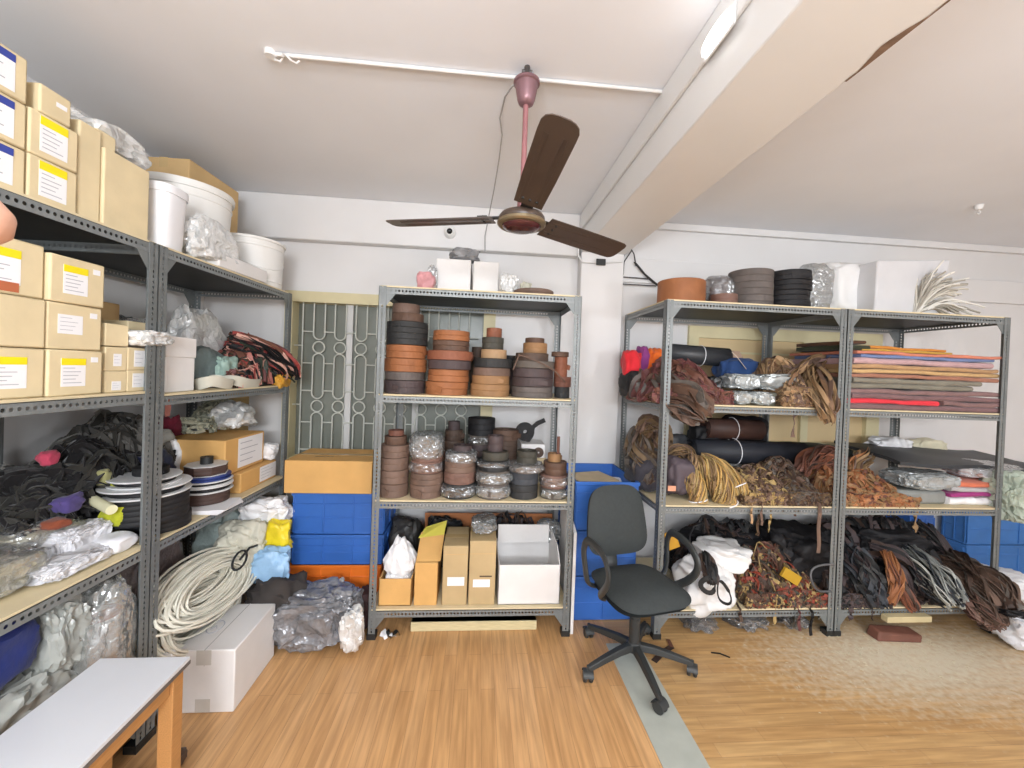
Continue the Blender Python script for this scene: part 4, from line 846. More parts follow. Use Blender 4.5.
# ---- second shelf, far bay
z2f = 1.345+BZ
s0, s1 = ls(166, 365, .05), ls(195, 365, .05); zl = lz(180, 357, .05); zw = lz(180, 337, .05)
o = carton('white carton with a lid on the second left shelf just past the uprights', TL, s0, s1, .05, .25, z2f, zl, WCARD, tape=False)
mb = MB(); mb.T = TL; mb.box(s0-.003, s1+.003, .047, .253, zl-.002, zw); mb.build('lid', WCARD, o, bevel=.003)
def lw(s0, s1, d0, d1, z0, z1):
    p, q = TL(Vector((s0, d0, 0))), TL(Vector((s1, d1, 0)))
    return (min(p.x, q.x), max(p.x, q.x), min(p.y, q.y), max(p.y, q.y), z0, z1)
lump('plastic_bag', 'clear bag of folded white goods piled high behind the white lidded carton', 'bag', lw(.42, .86, .22, .42, z2f, 1.80), MILKY, 74, amp=.25, fine=.22, top=.6, smooth=28)
lump('plastic_bag', 'grey film bag lying behind the white lidded carton', 'bag', lw(.2, .5, .3, .55, z2f, 1.70), FILMG, 75, amp=.2, fine=.2, smooth=28)
lump('plastic_bag', 'teal grey cloth bundle in film beside the white lidded carton', 'bag', lw(.34, .62, .1, .3, z2f, 1.565), mat('teal_grey_cloth', '6f7c7c', rough=.5, var=.3, bump=.4), 76, amp=.2, fine=.16)
lump('plastic_bag', 'pale green film bag below the red straps on the second left shelf', 'bag', lw(.5, .66, .07, .2, z2f, 1.53), mat('pale_green_film', '9db5aa', rough=.35, var=.2, bump=.4), 77, amp=.25, fine=.18)
# two pale leather frames lying at the front
PALE = mat('pale_leather_strip', 'c9c6b8', rough=.6, var=.06)
for k, (sa, sb, nm) in enumerate(((.32, .50, 'left'), (.50, .74, 'right'))):
    mb = MB(); pts = []
    for i in range(26):
        a = 2*PI*i/26; pts.append(TL(Vector(((sa+sb)/2+(sb-sa)/2*sgn(math.cos(a), .7), .06+.055*sgn(math.sin(a), .8), z2f+.03+.012*math.sin(2*a+k)))))
    pts.append(pts[0]); mb.ribbon(pts, .052, .004, 0, PI/2+.25); tag(mb.build('leather_loop', PALE, smooth=50), f'pale leather strip loop on the second left shelf, {nm} of two', 'leather')
REDM = [LE['redbrown'], LE['jet'], LE['wine'], mat('salmon_strap', 'b07066', rough=.5, var=.2), mat('red_strap', '93403c', rough=.5, var=.2), LE['jet'], mat('green_black_strap', '3a4238', rough=.5), mat('pale_pink_strap', 'd0a090', rough=.5)]
b = lw(.56, 1.0, .02, .42, z2f, 1.64)
pile('leather_straps', 'tangle of red, salmon and black straps at the corner end of the second shelf', b, REDM, 200, .028, .004, .17, 81, curl=2.2, hang=.05, core_m=1, peak=.7)
bundle('strap_bundle', 'loose salmon and black strap ends hanging at the corner upright', [TL(Vector((.72, .2, z2f+.26))), TL(Vector((.85, .06, z2f+.2))), TL(Vector((.95, .0, z2f+.1))), TL(Vector((.99, -.012, z2f+.03)))], [.05, .07, .06], REDM, 46, .016, .003, 82, wav=.6)
lump('leather_scrap', 'mustard yellow leather scrap poking out at the corner upright', 'leather', lw(.86, 1.02, -.03, .06, z2f-.02, z2f+.075), mat('mustard_leather', 'cf9a3c', rough=.5, var=.15), 83, amp=.3, fine=.15)
# ---- third shelf: garments at the back
z3 = .768+BZ
def cloth(nm, h, v=.25): return mat(nm, h, rough=.9, spec=.15, var=v, scale=14, bump=.3, bscale=40, sheen=.15)
lump('garment', 'black garments heaped at the back of the third left shelf', 'clothes', lw(-.22, .36, .28, .56, z3, 1.10), cloth('black_cloth', '1f1d1e'), 91, amp=.25, fine=.14, sub=5)
lump('garment', 'black cloth in front of the big black heap, behind the yarn bags', 'clothes', lw(-.3, .12, .22, .42, z3, .98), cloth('black_cloth', '1f1d1e'), 92, amp=.25, fine=.14)
pile('fabric_strips', 'black fabric strips strewn over the front of the black garments', lw(-.24, .34, .2, .5, z3+.1, 1.12), [cloth('black_cloth', '1f1d1e'), cloth('charcoal_cloth', '35332f')], 110, .035, .004, .28, 193, hang=.0, cat='fabric strips', core=False)
pile('fabric_strips', 'grey and charcoal fabric strips looped over the black garments', lw(.02, .5, .3, .58, z3+.18, 1.235), [cloth('grey_cloth', '6c6a66'), cloth('charcoal_cloth', '35332f'), cloth('mid_grey_cloth', '53504c')], 130, .022, .004, .3, 93, hang=.1, core_m=1, cat='fabric strips')
lump('garment', 'navy cloth bundle beside the grey strips near the uprights', 'clothes', lw(.20, .46, .22, .4, z3, 1.07), cloth('navy_cloth', '1c2036'), 94, amp=.25, fine=.14)
lump('garment', 'pale grey cloth folded over the top of the navy bundle', 'clothes', lw(.34, .52, .3, .42, 1.06, 1.15), cloth('pale_cloth', '8d8b84', .15), 95, amp=.3, fine=.15)
lump('cloth_scrap', 'small pink cloth tucked in the black garments', 'cloth', lw(*sorted((ls(37, 450, .38), ls(56, 450, .38))), .34, .40, 1.07, 1.135), cloth('pink_cloth', 'c24a62', .1), 96, amp=.3, fine=.12, sub=3)
lump('cloth_scrap', 'purple cloth lump in front of the black garments', 'cloth', lw(*sorted((ls(48, 485, .22), ls(78, 485, .22))), .17, .24, .93, 1.0), cloth('purple_cloth', '50457a', .15), 97, amp=.3, fine=.14, sub=3)
lump('cloth_scrap', 'upper lime yellow cloth scrap beside the black spools', 'cloth', lw(*sorted((ls(110, 475, .2), ls(128, 475, .2))), .17, .24, .93, 1.0), cloth('lime_cloth', 'cdd23a', .12), 98, amp=.3, fine=.12, sub=3)
lump('cloth_scrap', 'lower lime yellow cloth in film beside the black spools', 'cloth', lw(*sorted((ls(108, 500, .14), ls(134, 500, .14))), .09, .2, z3+.06, z3+.16), cloth('lime_cloth_two', 'b9bb34', .2), 99, amp=.25, fine=.15, sub=3)
lump('cloth_scrap', 'olive cream cloth knot above the purple lump', 'cloth', lw(*sorted((ls(97, 460, .24), ls(108, 460, .24))), .21, .26, .98, 1.05), cloth('cream_cloth', '9a9668', .1), 100, amp=.2, fine=.1, sub=3)
lump('cloth_scrap', 'rust cloth edge under the purple lump', 'cloth', lw(*sorted((ls(38, 497, .2), ls(60, 497, .2))), .14, .22, .9, .935), cloth('rust_cloth', '8a4a34', .1), 101, amp=.2, fine=.1, sub=3)
YARN = mat('yarn_contents', 'c2bca4', rough=.6, var=.3, scale=26, stretch=(.4, 1.6, 1), crinkle=30)
def filmbag(label, box, inner, seed, film=None, **k):
    o = lump('plastic_bag', label, 'bag', box, inner, seed, smooth=40, **k)
    b = (box[0]-.012, box[1]+.012, box[2]-.012, box[3]+.012, box[4], box[5]+.012); k2 = dict(k); k2['fine'] = .2
    mb = lump_mb(*b, seed=seed, **{**k2, 'amp': k.get('amp', .18)*.8}); mb.build('film', film or FILM, o, smooth=28); return o
filmbag('film bag of cream yarn at the left edge of the third shelf', lw(-.62, -.24, .06, .36, z3, z3+.13), YARN, 102, e=.6)
filmbag('long film bag of cream yarn behind the white bags on the third shelf', lw(-.36, -.02, .16, .4, z3, z3+.15), YARN, 103, e=.6)
lump('plastic_bag', 'white plastic packet at the front of the third left shelf', 'bag', lw(-.34, -.07, .015, .2, z3, z3+.06), mat('white_packet', 'd8d7da', rough=.45, spec=.4, var=.08, scale=16, crinkle=14), 104, amp=.16, fine=.2, e=.5, sub=5, smooth=35)
lump('plastic_bag', 'crinkled white packet lying behind the front packet', 'bag', lw(-.22, .0, .1, .26, z3, z3+.12), mat('white_packet', 'd8d7da'), 105, amp=.16, fine=.2, e=.5, sub=5, smooth=35)
lump('foam_roll', 'smooth white foam sheet bulging beside the front upright', 'foam', lw(-.12, -.005, .03, .14, z3, z3+.06), mat('white_foam', 'e8e8ec', rough=.6, var=.02), 106, amp=.06, fine=.03, e=.6, crease=False)
mb = MB(); a, b = TL(Vector((ls(106, 513, .12), .1, z3+.15))), TL(Vector((ls(100, 510, .2), .24, z3+.17))); mb.tube([a, b], .018, 16); o = tag(mb.build('yarn_roll', mat('cream_roll', 'd6d2ae', rough=.7), smooth=40), 'little cream roll with a dark core by the lime cloth', 'roll')
# ---- third shelf, far bay: spools
SPW = mat('white_spool_plastic', 'dcdcdc', rough=.4, var=.03); SPB = mat('black_webbing', '222224', rough=.6, var=.15); SPN = mat('brown_webbing', '4c3a34', rough=.6, var=.15); SPU = mat('blue_spool', '3a4a8c', rough=.45, var=.08)
def spool(label, s, d, z, h, r, wound, flange=None, fr=None, fh=.007, core=None, group='webbing spools on the left rack', sides=40, topf=True):
    p = TL(Vector((s, d, z))); t = thing('webbing_spool', label, 'spool', p, group); fl = fr or r*1.08; mb = MB()
    z0 = z+(fh if flange else 0); z1 = z+h-(fh if flange and topf else 0)
    pr = [(r*.25, z0), (r*.97, z0)]; n = max(2, int((z1-z0)/.018))
    for i in range(n): a = z0+(z1-z0)*i/n; b = z0+(z1-z0)*(i+1)/n; pr += [(r*.985, a+.0006), (r, a+.004), (r, b-.004), (r*.985, b-.0006)]
    pr += [(r*.97, z1), (r*.25, z1), (r*.25, z0)]
    mb.lathe(pr, p.x, p.y, sides); mb.build('webbing', wound, t, smooth=35)
    if flange:
        for zz in ([z]+([z1] if topf else [])):
            mb = MB(); mb.lathe([(r*.2, zz), (fl, zz), (fl+.002, zz+fh/2), (fl, zz+fh), (r*.2, zz+fh), (r*.2, zz)], p.x, p.y, sides); mb.build('flange', flange, t, smooth=35)
    if core:
        mb = MB(); mb.lathe([(r*.12, z+h), (r*.3, z+h), (r*.3, z+h+core), (r*.12, z+h+core), (r*.12, z+h)], p.x, p.y, 20); mb.build('hub', BLACKP, t, smooth=35)
    return z+h+.001
s, d = .135, .135
z = spool('plain black spool, lowest of the stack against the uprights', s+.04, d-.015, z3, .055, .115, SPB)
z = spool('thick black spool, second lowest of the stack against the uprights', s, d, z, .105, .142, SPB)
z = spool('black spool between white flanges in the stack against the uprights', s, d, z, .036, .125, SPB, SPW, .148, .006)
z = spool('thin black spool between white flanges, second from the top by the uprights', s, d+.005, z, .03, .10, SPB, SPW, .118, .006)
z = spool('small black spool on top of the stack against the uprights', s+.02, d, z, .03, .06, SPB)
s, d = .46, .12
p0 = TL(Vector((.40, .06, z3)))
mb = MB()
for k in range(4): mb.T = rotT(p0.x, p0.y, .08*k-.05); mb.box(-.09, .10, -.09, .10, z3+.004*k, z3+.004*k+.0035)
tag(mb.build('paper_stack', WHITE, smooth=0), 'loose white papers under the brown spool stack on the third shelf', 'paper')
z = z3+.018
z = spool('brown spool, lowest of the stack in front of the ochre cartons', s, d, z, .055, .10, SPN, None)
z = spool('black spool between white flanges above the lowest brown spool', s, d, z, .03, .10, SPB, SPW, .112, .006)
z = spool('thin black spool with a white flange under the blue one', s, d, z, .024, .10, SPB, SPW, .11, .006)
z = spool('blue-flanged spool in the stack in front of the ochre cartons', s, d, z, .02, .085, SPU, SPU, .102, .006)
z = spool('eight-sided brown spool with a white top and black hub, topmost of its stack', s, d, z, .05, .09, SPN, SPW, .091, .004, core=.035, sides=8)
def lcart(label, s0, s1, d0_, d1, z0, z1, m, f):
    return carton(label, TL, s0, s1, d0_, d1, z0, z1, m, stick=[dict(f=f, lines=4)], tape=False)
lcart('lower ochre carton with a white label behind the brown spool stack', .62, .97, .05, .34, z3+.001, .885, OCHRE, (.5, .12, .98, .92))
lcart('upper ochre carton with a white label behind the brown spool stack', .55, .90, .09, .42, .887, 1.075, OCHRE, (.3, .1, .95, .95))
lump('plastic_bag', 'white cloth bag on the lower ochre carton end near the window', 'bag', lw(.9, 1.0, .02, .2, .888, 1.0), WBAG, 111, amp=.25, fine=.16)
lump('plastic_bag', 'clear bag of pale straps heaped over the ochre cartons', 'bag', lw(.72, 1.02, .12, .4, 1.078, 1.26), MILKY, 112, amp=.3, fine=.22, top=.5, smooth=28)
pile('fabric_strips', 'pale cream strips sticking up behind the ochre cartons', lw(.72, 1.0, .28, .46, 1.08, 1.28), [mat('pale_strip', 'b7b39c', rough=.7), mat('green_grey_strip', '8f9180', rough=.7)], 50, .014, .003, .26, 113, hang=0, core=False, cat='fabric strips')
lump('plastic_bag', 'white packet behind the black spools on the third shelf', 'bag', lw(.5, .68, .3, .46, z3, 1.10), WBAG, 114, amp=.25, fine=.18)
lump('plastic_bag', 'white bag folded over beside the kraft board on the third shelf', 'bag', lw(.86, 1.0, .36, .54, z3, 1.2), WBAG, 115, amp=.3, fine=.18)
lump('garment', 'black bag at the back between the uprights and the ochre carton', 'clothes', lw(.4, .62, .3, .44, z3, 1.05), cloth('black_cloth', '1f1d1e'), 116, amp=.25, fine=.14)
lump('garment', 'dark red cloth at the back of the third shelf above the spools', 'clothes', lw(.62, .74, .42, .54, z3, 1.21), cloth('dark_red_cloth', '6a2432'), 117, amp=.25, fine=.14)
mb = MB(); mb.T = TL; mb.box(1.03, 1.26, .40, .415, .0, 1.33); tag(mb.build('kraft_board', mat('kraft_board_sheet', '9c8458', rough=.7), bevel=.002), 'upright kraft board in the corner behind the third left shelf', 'board')
# ---- bottom shelf
z4 = .155+BZ
lump('plastic_bag', 'blue cloth roll in film at the left edge of the bottom shelf', 'bag', lw(-.60, -.30, .03, .2, .52, .72), cloth('royal_blue_cloth', '232e6a', .12), 121, amp=.15, fine=.1, e=.6)
FB = mat('grey_film_bag', 'a3a59f', rough=.25, spec=.6, var=.18, scale=6, crinkle=9)
lump('plastic_bag', 'grey film bag beside the blue roll under the third shelf', 'bag', lw(-.30, -.16, .02, .3, .42, .74), FB, 122, amp=.2, fine=.14, sub=5, smooth=40)
lump('plastic_bag', 'grey film bag sagging below the blue roll behind the bench', 'bag', lw(-.7, -.2, -.01, .3, z4, .54), FB, 123, amp=.2, fine=.16, sub=5, smooth=40)
MILKY2 = film_mat('thin_milky_film', 'b4b6b2', .55, .2)
o = lump('plastic_bag', 'milky film bag wrapped round a white cone by the uprights', 'bag', lw(-.21, .0, -.005, .24, z4, .72), MILKY2, 124, amp=.14, fine=.12, sub=5, smooth=40)
p = TL(Vector((-.085, .105, 0))); mb = MB(); mb.lathe([(0, z4), (.068, z4), (.06, .56), (.02, .575), (0, .575)], p.x, p.y, 28); cone = tag(mb.build('yarn_cone', mat('white_yarn', 'e2e2e4', rough=.8), smooth=40), 'white yarn cone standing behind the far end of the bench', 'cone')
mb = MB(); mb.lathe([(.0605, .552), (.0608, .561), (.03, .574), (.022, .5765)], p.x, p.y, 28); mb.build('cap', mat('rose_band', 'a8706c', rough=.5), cone, smooth=40)
# cream cord coil
CORD = mat('cream_cord', 'e0dccd', rough=.75, var=.08)
rg = random.Random(55)
def cordcoil(label, s, d, zc_, rs, rz, n, seed, lean=.0, thick=.055, r=.0058):
    rg = random.Random(seed); mb = MB()
    for k in range(n):
        f = rg.uniform(.62, 1.05); oy, oz, ox = rg.gauss(0, .012), rg.gauss(0, .016), rg.uniform(-thick, thick); p1, p2 = rg.uniform(0, 6), rg.uniform(0, 6); pts = []
        for i in range(30):
            a = 2*PI*i/30; w = f*(1+.05*math.sin(2*a+p1)+.04*math.sin(3*a+p2))
            q = TL(Vector((s+rs*w*math.cos(a)+oy, d+ox+lean*math.sin(a)*w-.02*math.cos(a+p1), zc_+rz*w*math.sin(a)+oz)))
            q.z = max(q.z, z4+.012); pts.append(q)
        mb.tube(pts, r, 5, closed=True)
    return tag(mb.build('cord_coil', CORD, smooth=60), label, 'cord', 'cream cord coils')
o = cordcoil('upper coil of cream cord tied with black, bulging from the bottom left shelf', .33, .02, .44, .27, .085, 60, 1, lean=.06)
mb = MB(); c = TL(Vector((.45, -.06, .50))); mb.tube([c+Vector((.03*math.cos(a), .03*math.sin(a*1.0), .035*math.sin(a))) for a in [2*PI*i/14 for i in range(14)]], .006, 6, closed=True); mb.tube([c, c+Vector((.02, .05, .04)), c+Vector((.03, .1, .03))], .006, 6); mb.build('tie', BLACKP, o, smooth=60)
cordcoil('lower coil of cream cord resting behind the long white carton', .30, .05, .315, .26, .115, 56, 2, lean=.06)
lump('plastic_bag', 'dark film bag with pink inside behind the cream cord under the spools', 'bag', lw(.2, .52, .2, .4, .3, .70), mat('dim_pink_film', '6f6463', rough=.3, spec=.5, var=.35, bump=.5), 131, amp=.22, fine=.18)
CS = mat('cream_sack', 'c9c6b6', rough=.6, var=.08, bump=.35, bscale=24)
lump('sack', 'cream sack bulging beside the cord at the window end of the bottom shelf', 'sack', lw(.50, .98, -.11, .22, .30, .60), CS, 132, amp=.2, fine=.14, sub=5)
lump('sack', 'second cream sack slumped between the cord coils and the yellow bag', 'sack', pbox(220, 518, 274, 578, 2.30, .2), CS, 232, amp=.22, fine=.12, sub=5)
lump('plastic_bag', 'grey clear bag on the bottom shelf behind the cream sack', 'bag', lw(.62, .9, .08, .36, z4, .70), mat('greenish_film', 'a3b0ac', rough=.25, spec=.6, var=.25, bump=.5), 133, amp=.2, fine=.18)
lump('plastic_bag', 'white bag on top of the bag heap beside the blue crates', 'bag', pbox(236, 496, 293, 534, 2.42, .2), WBAG, 134, amp=.25, fine=.16, sub=5)
lump('plastic_bag', 'yellow plastic bag wedged against the blue crates', 'bag', pbox(263, 518, 293, 554, 2.32, .1), mat('yellow_plastic', 'eed62c', rough=.35, spec=.5, var=.1, bump=.3), 135, amp=.25, fine=.16)
lump('plastic_bag', 'light blue plastic bag hanging below the yellow bag', 'bag', pbox(250, 544, 294, 588, 2.24, .14), mat('light_blue_plastic', '98bfe2', rough=.35, spec=.5, var=.12, bump=.3), 136, amp=.25, fine=.18)
mb = MB(); mb.T = TL; mb.box(.075, .10, -.03, .02, 0, .30); tag(mb.build('white_batten', WCARD, bevel=.003), 'short white batten standing between the uprights and the white carton', 'batten')
# ================================================================== RIGHT RACKS
z1_, z2_, z3_, z4_ = [z+BZ for z in ZS]
XA, XM, XB = 1.04, 2.141, 3.205
def rb(px0, py0, px1, py1, Yc, dy, z0=None, z1=None): return setz(pbox(px0, py0, px1, py1, Yc, dy), z0, z1)
# ---- on top
GT = 'coils on top of the joined racks'
def topcoil(label, px0, px1, pyt, Yc, m, n=1, z0=z4_, words=None, layers=None):
    xa, _ = at(px0, 290, Yc); xb, _ = at(px1, 290, Yc); r = (xb-xa)/2; zt = at((px0+px1)/2, pyt, Yc-r*.9)[1]; h = (zt-z0)/n; out = []
    for i in range(n):
        lab = label if n == 1 else label.format(ORD[i])
        out.append(coil(lab, (xa+xb)/2+rnd.uniform(-.006, .006), Yc, z0+i*h+.0005, h-.0015, r*(1+rnd.uniform(-.03, .0)), m, layers, GT, seed=int(px0)+i, tail=1.2+i if i % 2 else None))
    return out, r, zt
topcoil('wide orange-tan strap coil at the left end on top of the joined racks', 659, 703, 277, 2.42, LE['orange'], layers=1)
o, r, zt = topcoil('dark plum strap coil in a film bag on top of the joined racks', 706, 729, 277, 2.46, LE['plum'])
wrap(o[0], o[0].location.x, r*1.15, z4_, zt+.02, 201)
topcoil('small low brown strap coil in front of the bagged one on the joined racks', 712, 736, 292.5, 2.33, LE['pinkbrown'])
topcoil('grey-brown strap coil, {} of the stack on top of the joined racks', 731, 770, 267, 2.42, LE['grey'], 3)
topcoil('black strap coil, {} of the stack on top of the joined racks', 768, 806, 268, 2.42, LE['jet'], 4)
lump('plastic_bag', 'rolled clear film standing beside the black coils on top of the racks', 'bag', rb(800, 263, 828, 304, 2.5, .2, z4_), FILMG, 202, amp=.12, fine=.1, e=.55, smooth=30)
lump('plastic_bag', 'white bag standing on top of the racks above the paired uprights', 'bag', rb(822, 262, 860, 306, 2.6, .24, z4_), mat('soft_white_bag', 'e9e8e7', rough=.5, var=.03, bump=.2, bscale=12), 203, amp=.1, fine=.08, e=.5)
mb = MB(); b = rb(855, 266, 926, 312, 2.52, .3, z4_)
mb.add([(b[0], b[2], b[4]), (b[1]-.09, b[2], b[4]), (b[1]-.09, b[3], b[4]), (b[0], b[3], b[4]), (b[0]+.01, b[2], b[5]-.015), (b[1], b[2], b[5]+.02), (b[1]-.01, b[3], b[5]+.01), (b[0]+.01, b[3], b[5]-.01)], [(3,2,1,0),(4,5,6,7),(0,1,5,4),(1,2,6,5),(2,3,7,6),(3,0,4,7)])
tag(mb.build('foam_block', mat('pale_grey_foam', 'd2d1d3', rough=.6, var=.03), bevel=.012, seg=3), 'pale grey slanted foam block on top of the right rack', 'foam')
STR = [mat('pale_string', 'cdc7bb', rough=.8), mat('grey_string', 'a39d92', rough=.8), mat('white_string', 'dcd8d0', rough=.8)]
P3 = lambda px, py, Y: Vector((at(px, py, Y)[0], Y, at(px, py, Y)[1]))
rg = random.Random(31); mb = MB(); root = P3(922, 310, 2.36); root.z = z4_+.02
for k in range(120):
    a = R(rg.uniform(0, 88)); L = rg.uniform(.2, .36); side = rg.uniform(-.12, .1); pts = []
    for i in range(9):
        f = i/8; pts.append(root+Vector((-.05+L*f*math.cos(a)*.95+.02*f, side*f+.02*rg.gauss(0, .2), L*f*math.sin(a)*1.0+.05*math.sin(f*3)-.03*f*f)))
        pts[-1].z = max(pts[-1].z, z4_+.008)
    mb.tube(pts, rg.uniform(.004, .008), 5, rg.randrange(3))
tag(mb.build('string_bundle', STR, smooth=60), 'fanned bundle of pale strings on top of the right rack', 'strings')
# ---- upper shelf, left rack of the pair
RED = cloth('bright_red_cloth', 'd8323a', .1); PUR = cloth('violet_cloth', '86407e', .12); ORA = cloth('orange_cloth', 'e06a2c', .1)
lump('leather_piece', 'bright red leather piece at the left end of the upper shelf', 'leather', rb(622, 348, 642, 374, 2.62, .16, z3_+.10), RED, 211, amp=.25, fine=.12, e=.6)
lump('leather_piece', 'violet leather piece between the red and the orange pieces', 'leather', rb(636, 346, 650, 366, 2.64, .14, z3_+.12), PUR, 212, amp=.25, fine=.12)
lump('leather_piece', 'orange leather piece beside the violet one on the upper shelf', 'leather', rb(645, 346, 662, 366, 2.62, .16, z3_+.12), ORA, 213, amp=.25, fine=.12)
lump('leather_piece', 'black leather scrap under the red piece on the upper shelf', 'leather', rb(622, 370, 645, 400, 2.6, .3, z3_), LE['jet'], 214, amp=.2, fine=.12)
lump('cloth_roll', 'grey cloth roll lying at the left end of the upper shelf', 'cloth', rb(630, 382, 646, 402, 2.5, .26, z3_), cloth('grey_cloth', '6c6a66'), 215, amp=.15, fine=.08)
WINE = [LE['wine'], LE['redbrown'], mat('dusty_wine_strap', '7a4a48', rough=.6, var=.2), LE['brown']]
TAUP = [LE['taupe'], LE['mole'], LE['brown']]
pile('leather_straps', 'burgundy leather straps looped in a heap behind the upright on the upper shelf', (at(640, 380, 2.45)[0], at(714, 380, 2.42)[0], 2.24, 2.62, z3_, at(680, 361, 2.45)[1]), WINE, 150, .034, .004, .28, 216, curl=2.0, hang=.0, peak=.6)
bundle('strap_bundle', 'taupe leather bundle spilling over the front of the upper shelf', [P3(660, 384, 2.4), P3(668, 392, 2.3), P3(684, 400, 2.2), P3(697, 412, 2.145), P3(703, 419, 2.135)], [.06, .085, .09, .07, .03], TAUP, 60, .045, .004, 217, wav=.5, ragged=.2)
bundle('strap_bundle', 'red-brown straps with a pale tag lying right of the taupe bundle', [P3(680, 378, 2.4), P3(695, 385, 2.34), P3(708, 395, 2.28), P3(717, 404, 2.23)], [.05, .06, .055, .03], [LE['redbrown'], LE['pinkbrown'], LE['wine']], 40, .034, .004, 218, wav=.4, zmin=z3_)
bundle('strap_bundle', 'dark brown bundle drooping at the left upright of the upper shelf', [P3(646, 372, 2.5), P3(644, 384, 2.46), P3(636, 398, 2.4), P3(640, 404, 2.38)], [.05, .06, .055, .03], [LE['dark'], LE['grey'], LE['wine']], 34, .03, .004, 219, zmin=z3_)
def roll(label, px0, py0, px1, py1, Y, rad, m, tie=None, tilt=0, name='leather_roll', dyaw=0.):
    a, b = P3(px0, py0, Y), P3(px1, py1, Y+dyaw); mb = MB(); d = (b-a).normalized(); s_ = d.cross(Vector((0, 0, 1))).normalized(); u = s_.cross(d)
    n = 8; turns = 3.2; vs = []; m_ = 64
    for e_ in (a, b):
        for i in range(m_+1):
            q = turns*2*PI*i/m_; rr_ = rad*(.35+.65*i/m_)
            vs.append(e_+s_*math.cos(q)*rr_+u*math.sin(q)*rr_)
    mb.add(vs, [(i, i+1, m_+2+i, m_+1+i) for i in range(m_)])
    o = mb.build(name, m, smooth=50); sm = o.modifiers.new('solidify', 'SOLIDIFY'); sm.thickness = .005; sm.offset = 0
    if tie is not None:
        tb = MB(); c = a+(b-a)*tie; tb.tube([c+s_*math.cos(2*PI*i/24)*(rad+.005)+u*math.sin(2*PI*i/24)*(rad+.005) for i in range(24)], .0025, 6, closed=True); tb.build('string_tie', WHITE, o)
    return tag(o, label, 'roll')
BLK = mat('black_hide', '37383b', rough=.45, spec=.5, var=.12, bump=.08); BRH = mat('dark_brown_hide', '432e28', rough=.55, var=.12); NVH = mat('navy_black_hide', '26282f', rough=.55, var=.12)
roll('black hide roll tied with white string at the back of the upper shelf', 667, 353, 727, 358, 2.62, .065, BLK, .55)
lump('leather_piece', 'folded blue cloth with a white strap at the back of the upper shelf', 'cloth', rb(716, 357, 757, 376, 2.6, .18, z3_+.13), cloth('mid_blue_cloth', '2c4470', .15), 221, amp=.18, fine=.1, e=.55)
mb = MB(); mb.ribbon([P3(732, 352, 2.52), P3(738, 358, 2.5), P3(746, 369, 2.5)], .014, .003, 0, .3); tag(mb.build('strap', mat('pale_strap', 'cfc0b0', rough=.6)), 'pale strap lying across the folded blue cloth', 'strap')
mb = lump_mb(*rb(727, 350, 742, 362, 2.64, .12, z3_+.18), seed=7, amp=.2); tag(mb.build('leather_scrap', mat('pale_pink_leather', 'b79a86', rough=.6), smooth=50), 'pale pinkish leather scrap behind the folded blue cloth', 'leather')
lump('plastic_bag', 'black cord in film between the burgundy heap and the silver packets', 'bag', rb(706, 375, 722, 395, 2.36, .1, z3_+.04), mat('shiny_black_bag', '26282a'), 222, amp=.2, fine=.2)
SP = dict(amp=.14, fine=.14, e=.5, smooth=35, sub=4)
lump('foil_packet', 'upper left silver packet on the upper shelf with a pinkish top', 'packet', rb(722, 373, 757, 394, 2.38, .2, z3_+.085), SILVER, 223, **SP)
lump('foil_packet', 'upper right silver packet with a peaked end on the upper shelf', 'packet', rb(752, 373, 796, 393, 2.36, .2, z3_+.085), mat('grey_silver_film', 'a9adac', rough=.22, spec=.8, metal=.4, var=.25, scale=14, bump=.5), 224, **SP)
lump('foil_packet', 'lower left silver packet on the upper shelf', 'packet', rb(724, 393, 746, 410, 2.30, .2, z3_, z3_+.085), SILVER, 225, **SP)
lump('foil_packet', 'lower right silver packet beside the olive block', 'packet', rb(745, 393, 768, 410, 2.30, .2, z3_, z3_+.085), SILVER, 226, **SP)
carton('olive wrapped block beside the silver packets on the upper shelf', TW, at(767, 400, 2.26)[0], at(800, 400, 2.26)[0], 2.26, 2.44, z3_, at(780, 393, 2.26)[1], mat('olive_wrap', '77766a', rough=.4, var=.15, bump=.2), tape=False, name='packet', cat='packet', bev=.012)
TANM = [LE['umber'], LE['camel'], LE['taupe'], LE['sand'], mat('dull_brown_strap', '7c5f47', rough=.65, var=.2)]
pile('leather_straps', 'brown leather strips heaped beside the middle uprights on the upper shelf', (at(776, 400, 2.25)[0], XM-.05, 2.21, 2.62, z3_, at(815, 362, 2.42)[1]), TANM, 170, .03, .0035, .34, 231, curl=.8, hang=.10, peak=.6)
bundle('strap_bundle', 'long tan strips hanging over the upper shelf edge by the uprights', [P3(805, 362, 2.45), P3(812, 378, 2.3), P3(820, 395, 2.2), P3(826, 412, 2.145), P3(829, 424, 2.14)], [.05, .07, .075, .05, .02], TANM, 40, .022, .003, 232, ragged=.45, wav=.3)
bundle('strap_bundle', 'tan strips fanning left over the silver packet on the upper shelf', [P3(835, 358, 2.5), P3(815, 366, 2.42), P3(797, 384, 2.3), P3(788, 405, 2.22)], [.03, .06, .07, .03], TANM, 36, .022, .003, 233, ragged=.4, zmin=z3_+.01)
lump('leather_piece', 'black hide folded over the brown strips by the middle uprights', 'leather', rb(812, 352, 850, 372, 2.6, .2, z3_+.17), BLK, 234, amp=.2, fine=.06, crease=False)
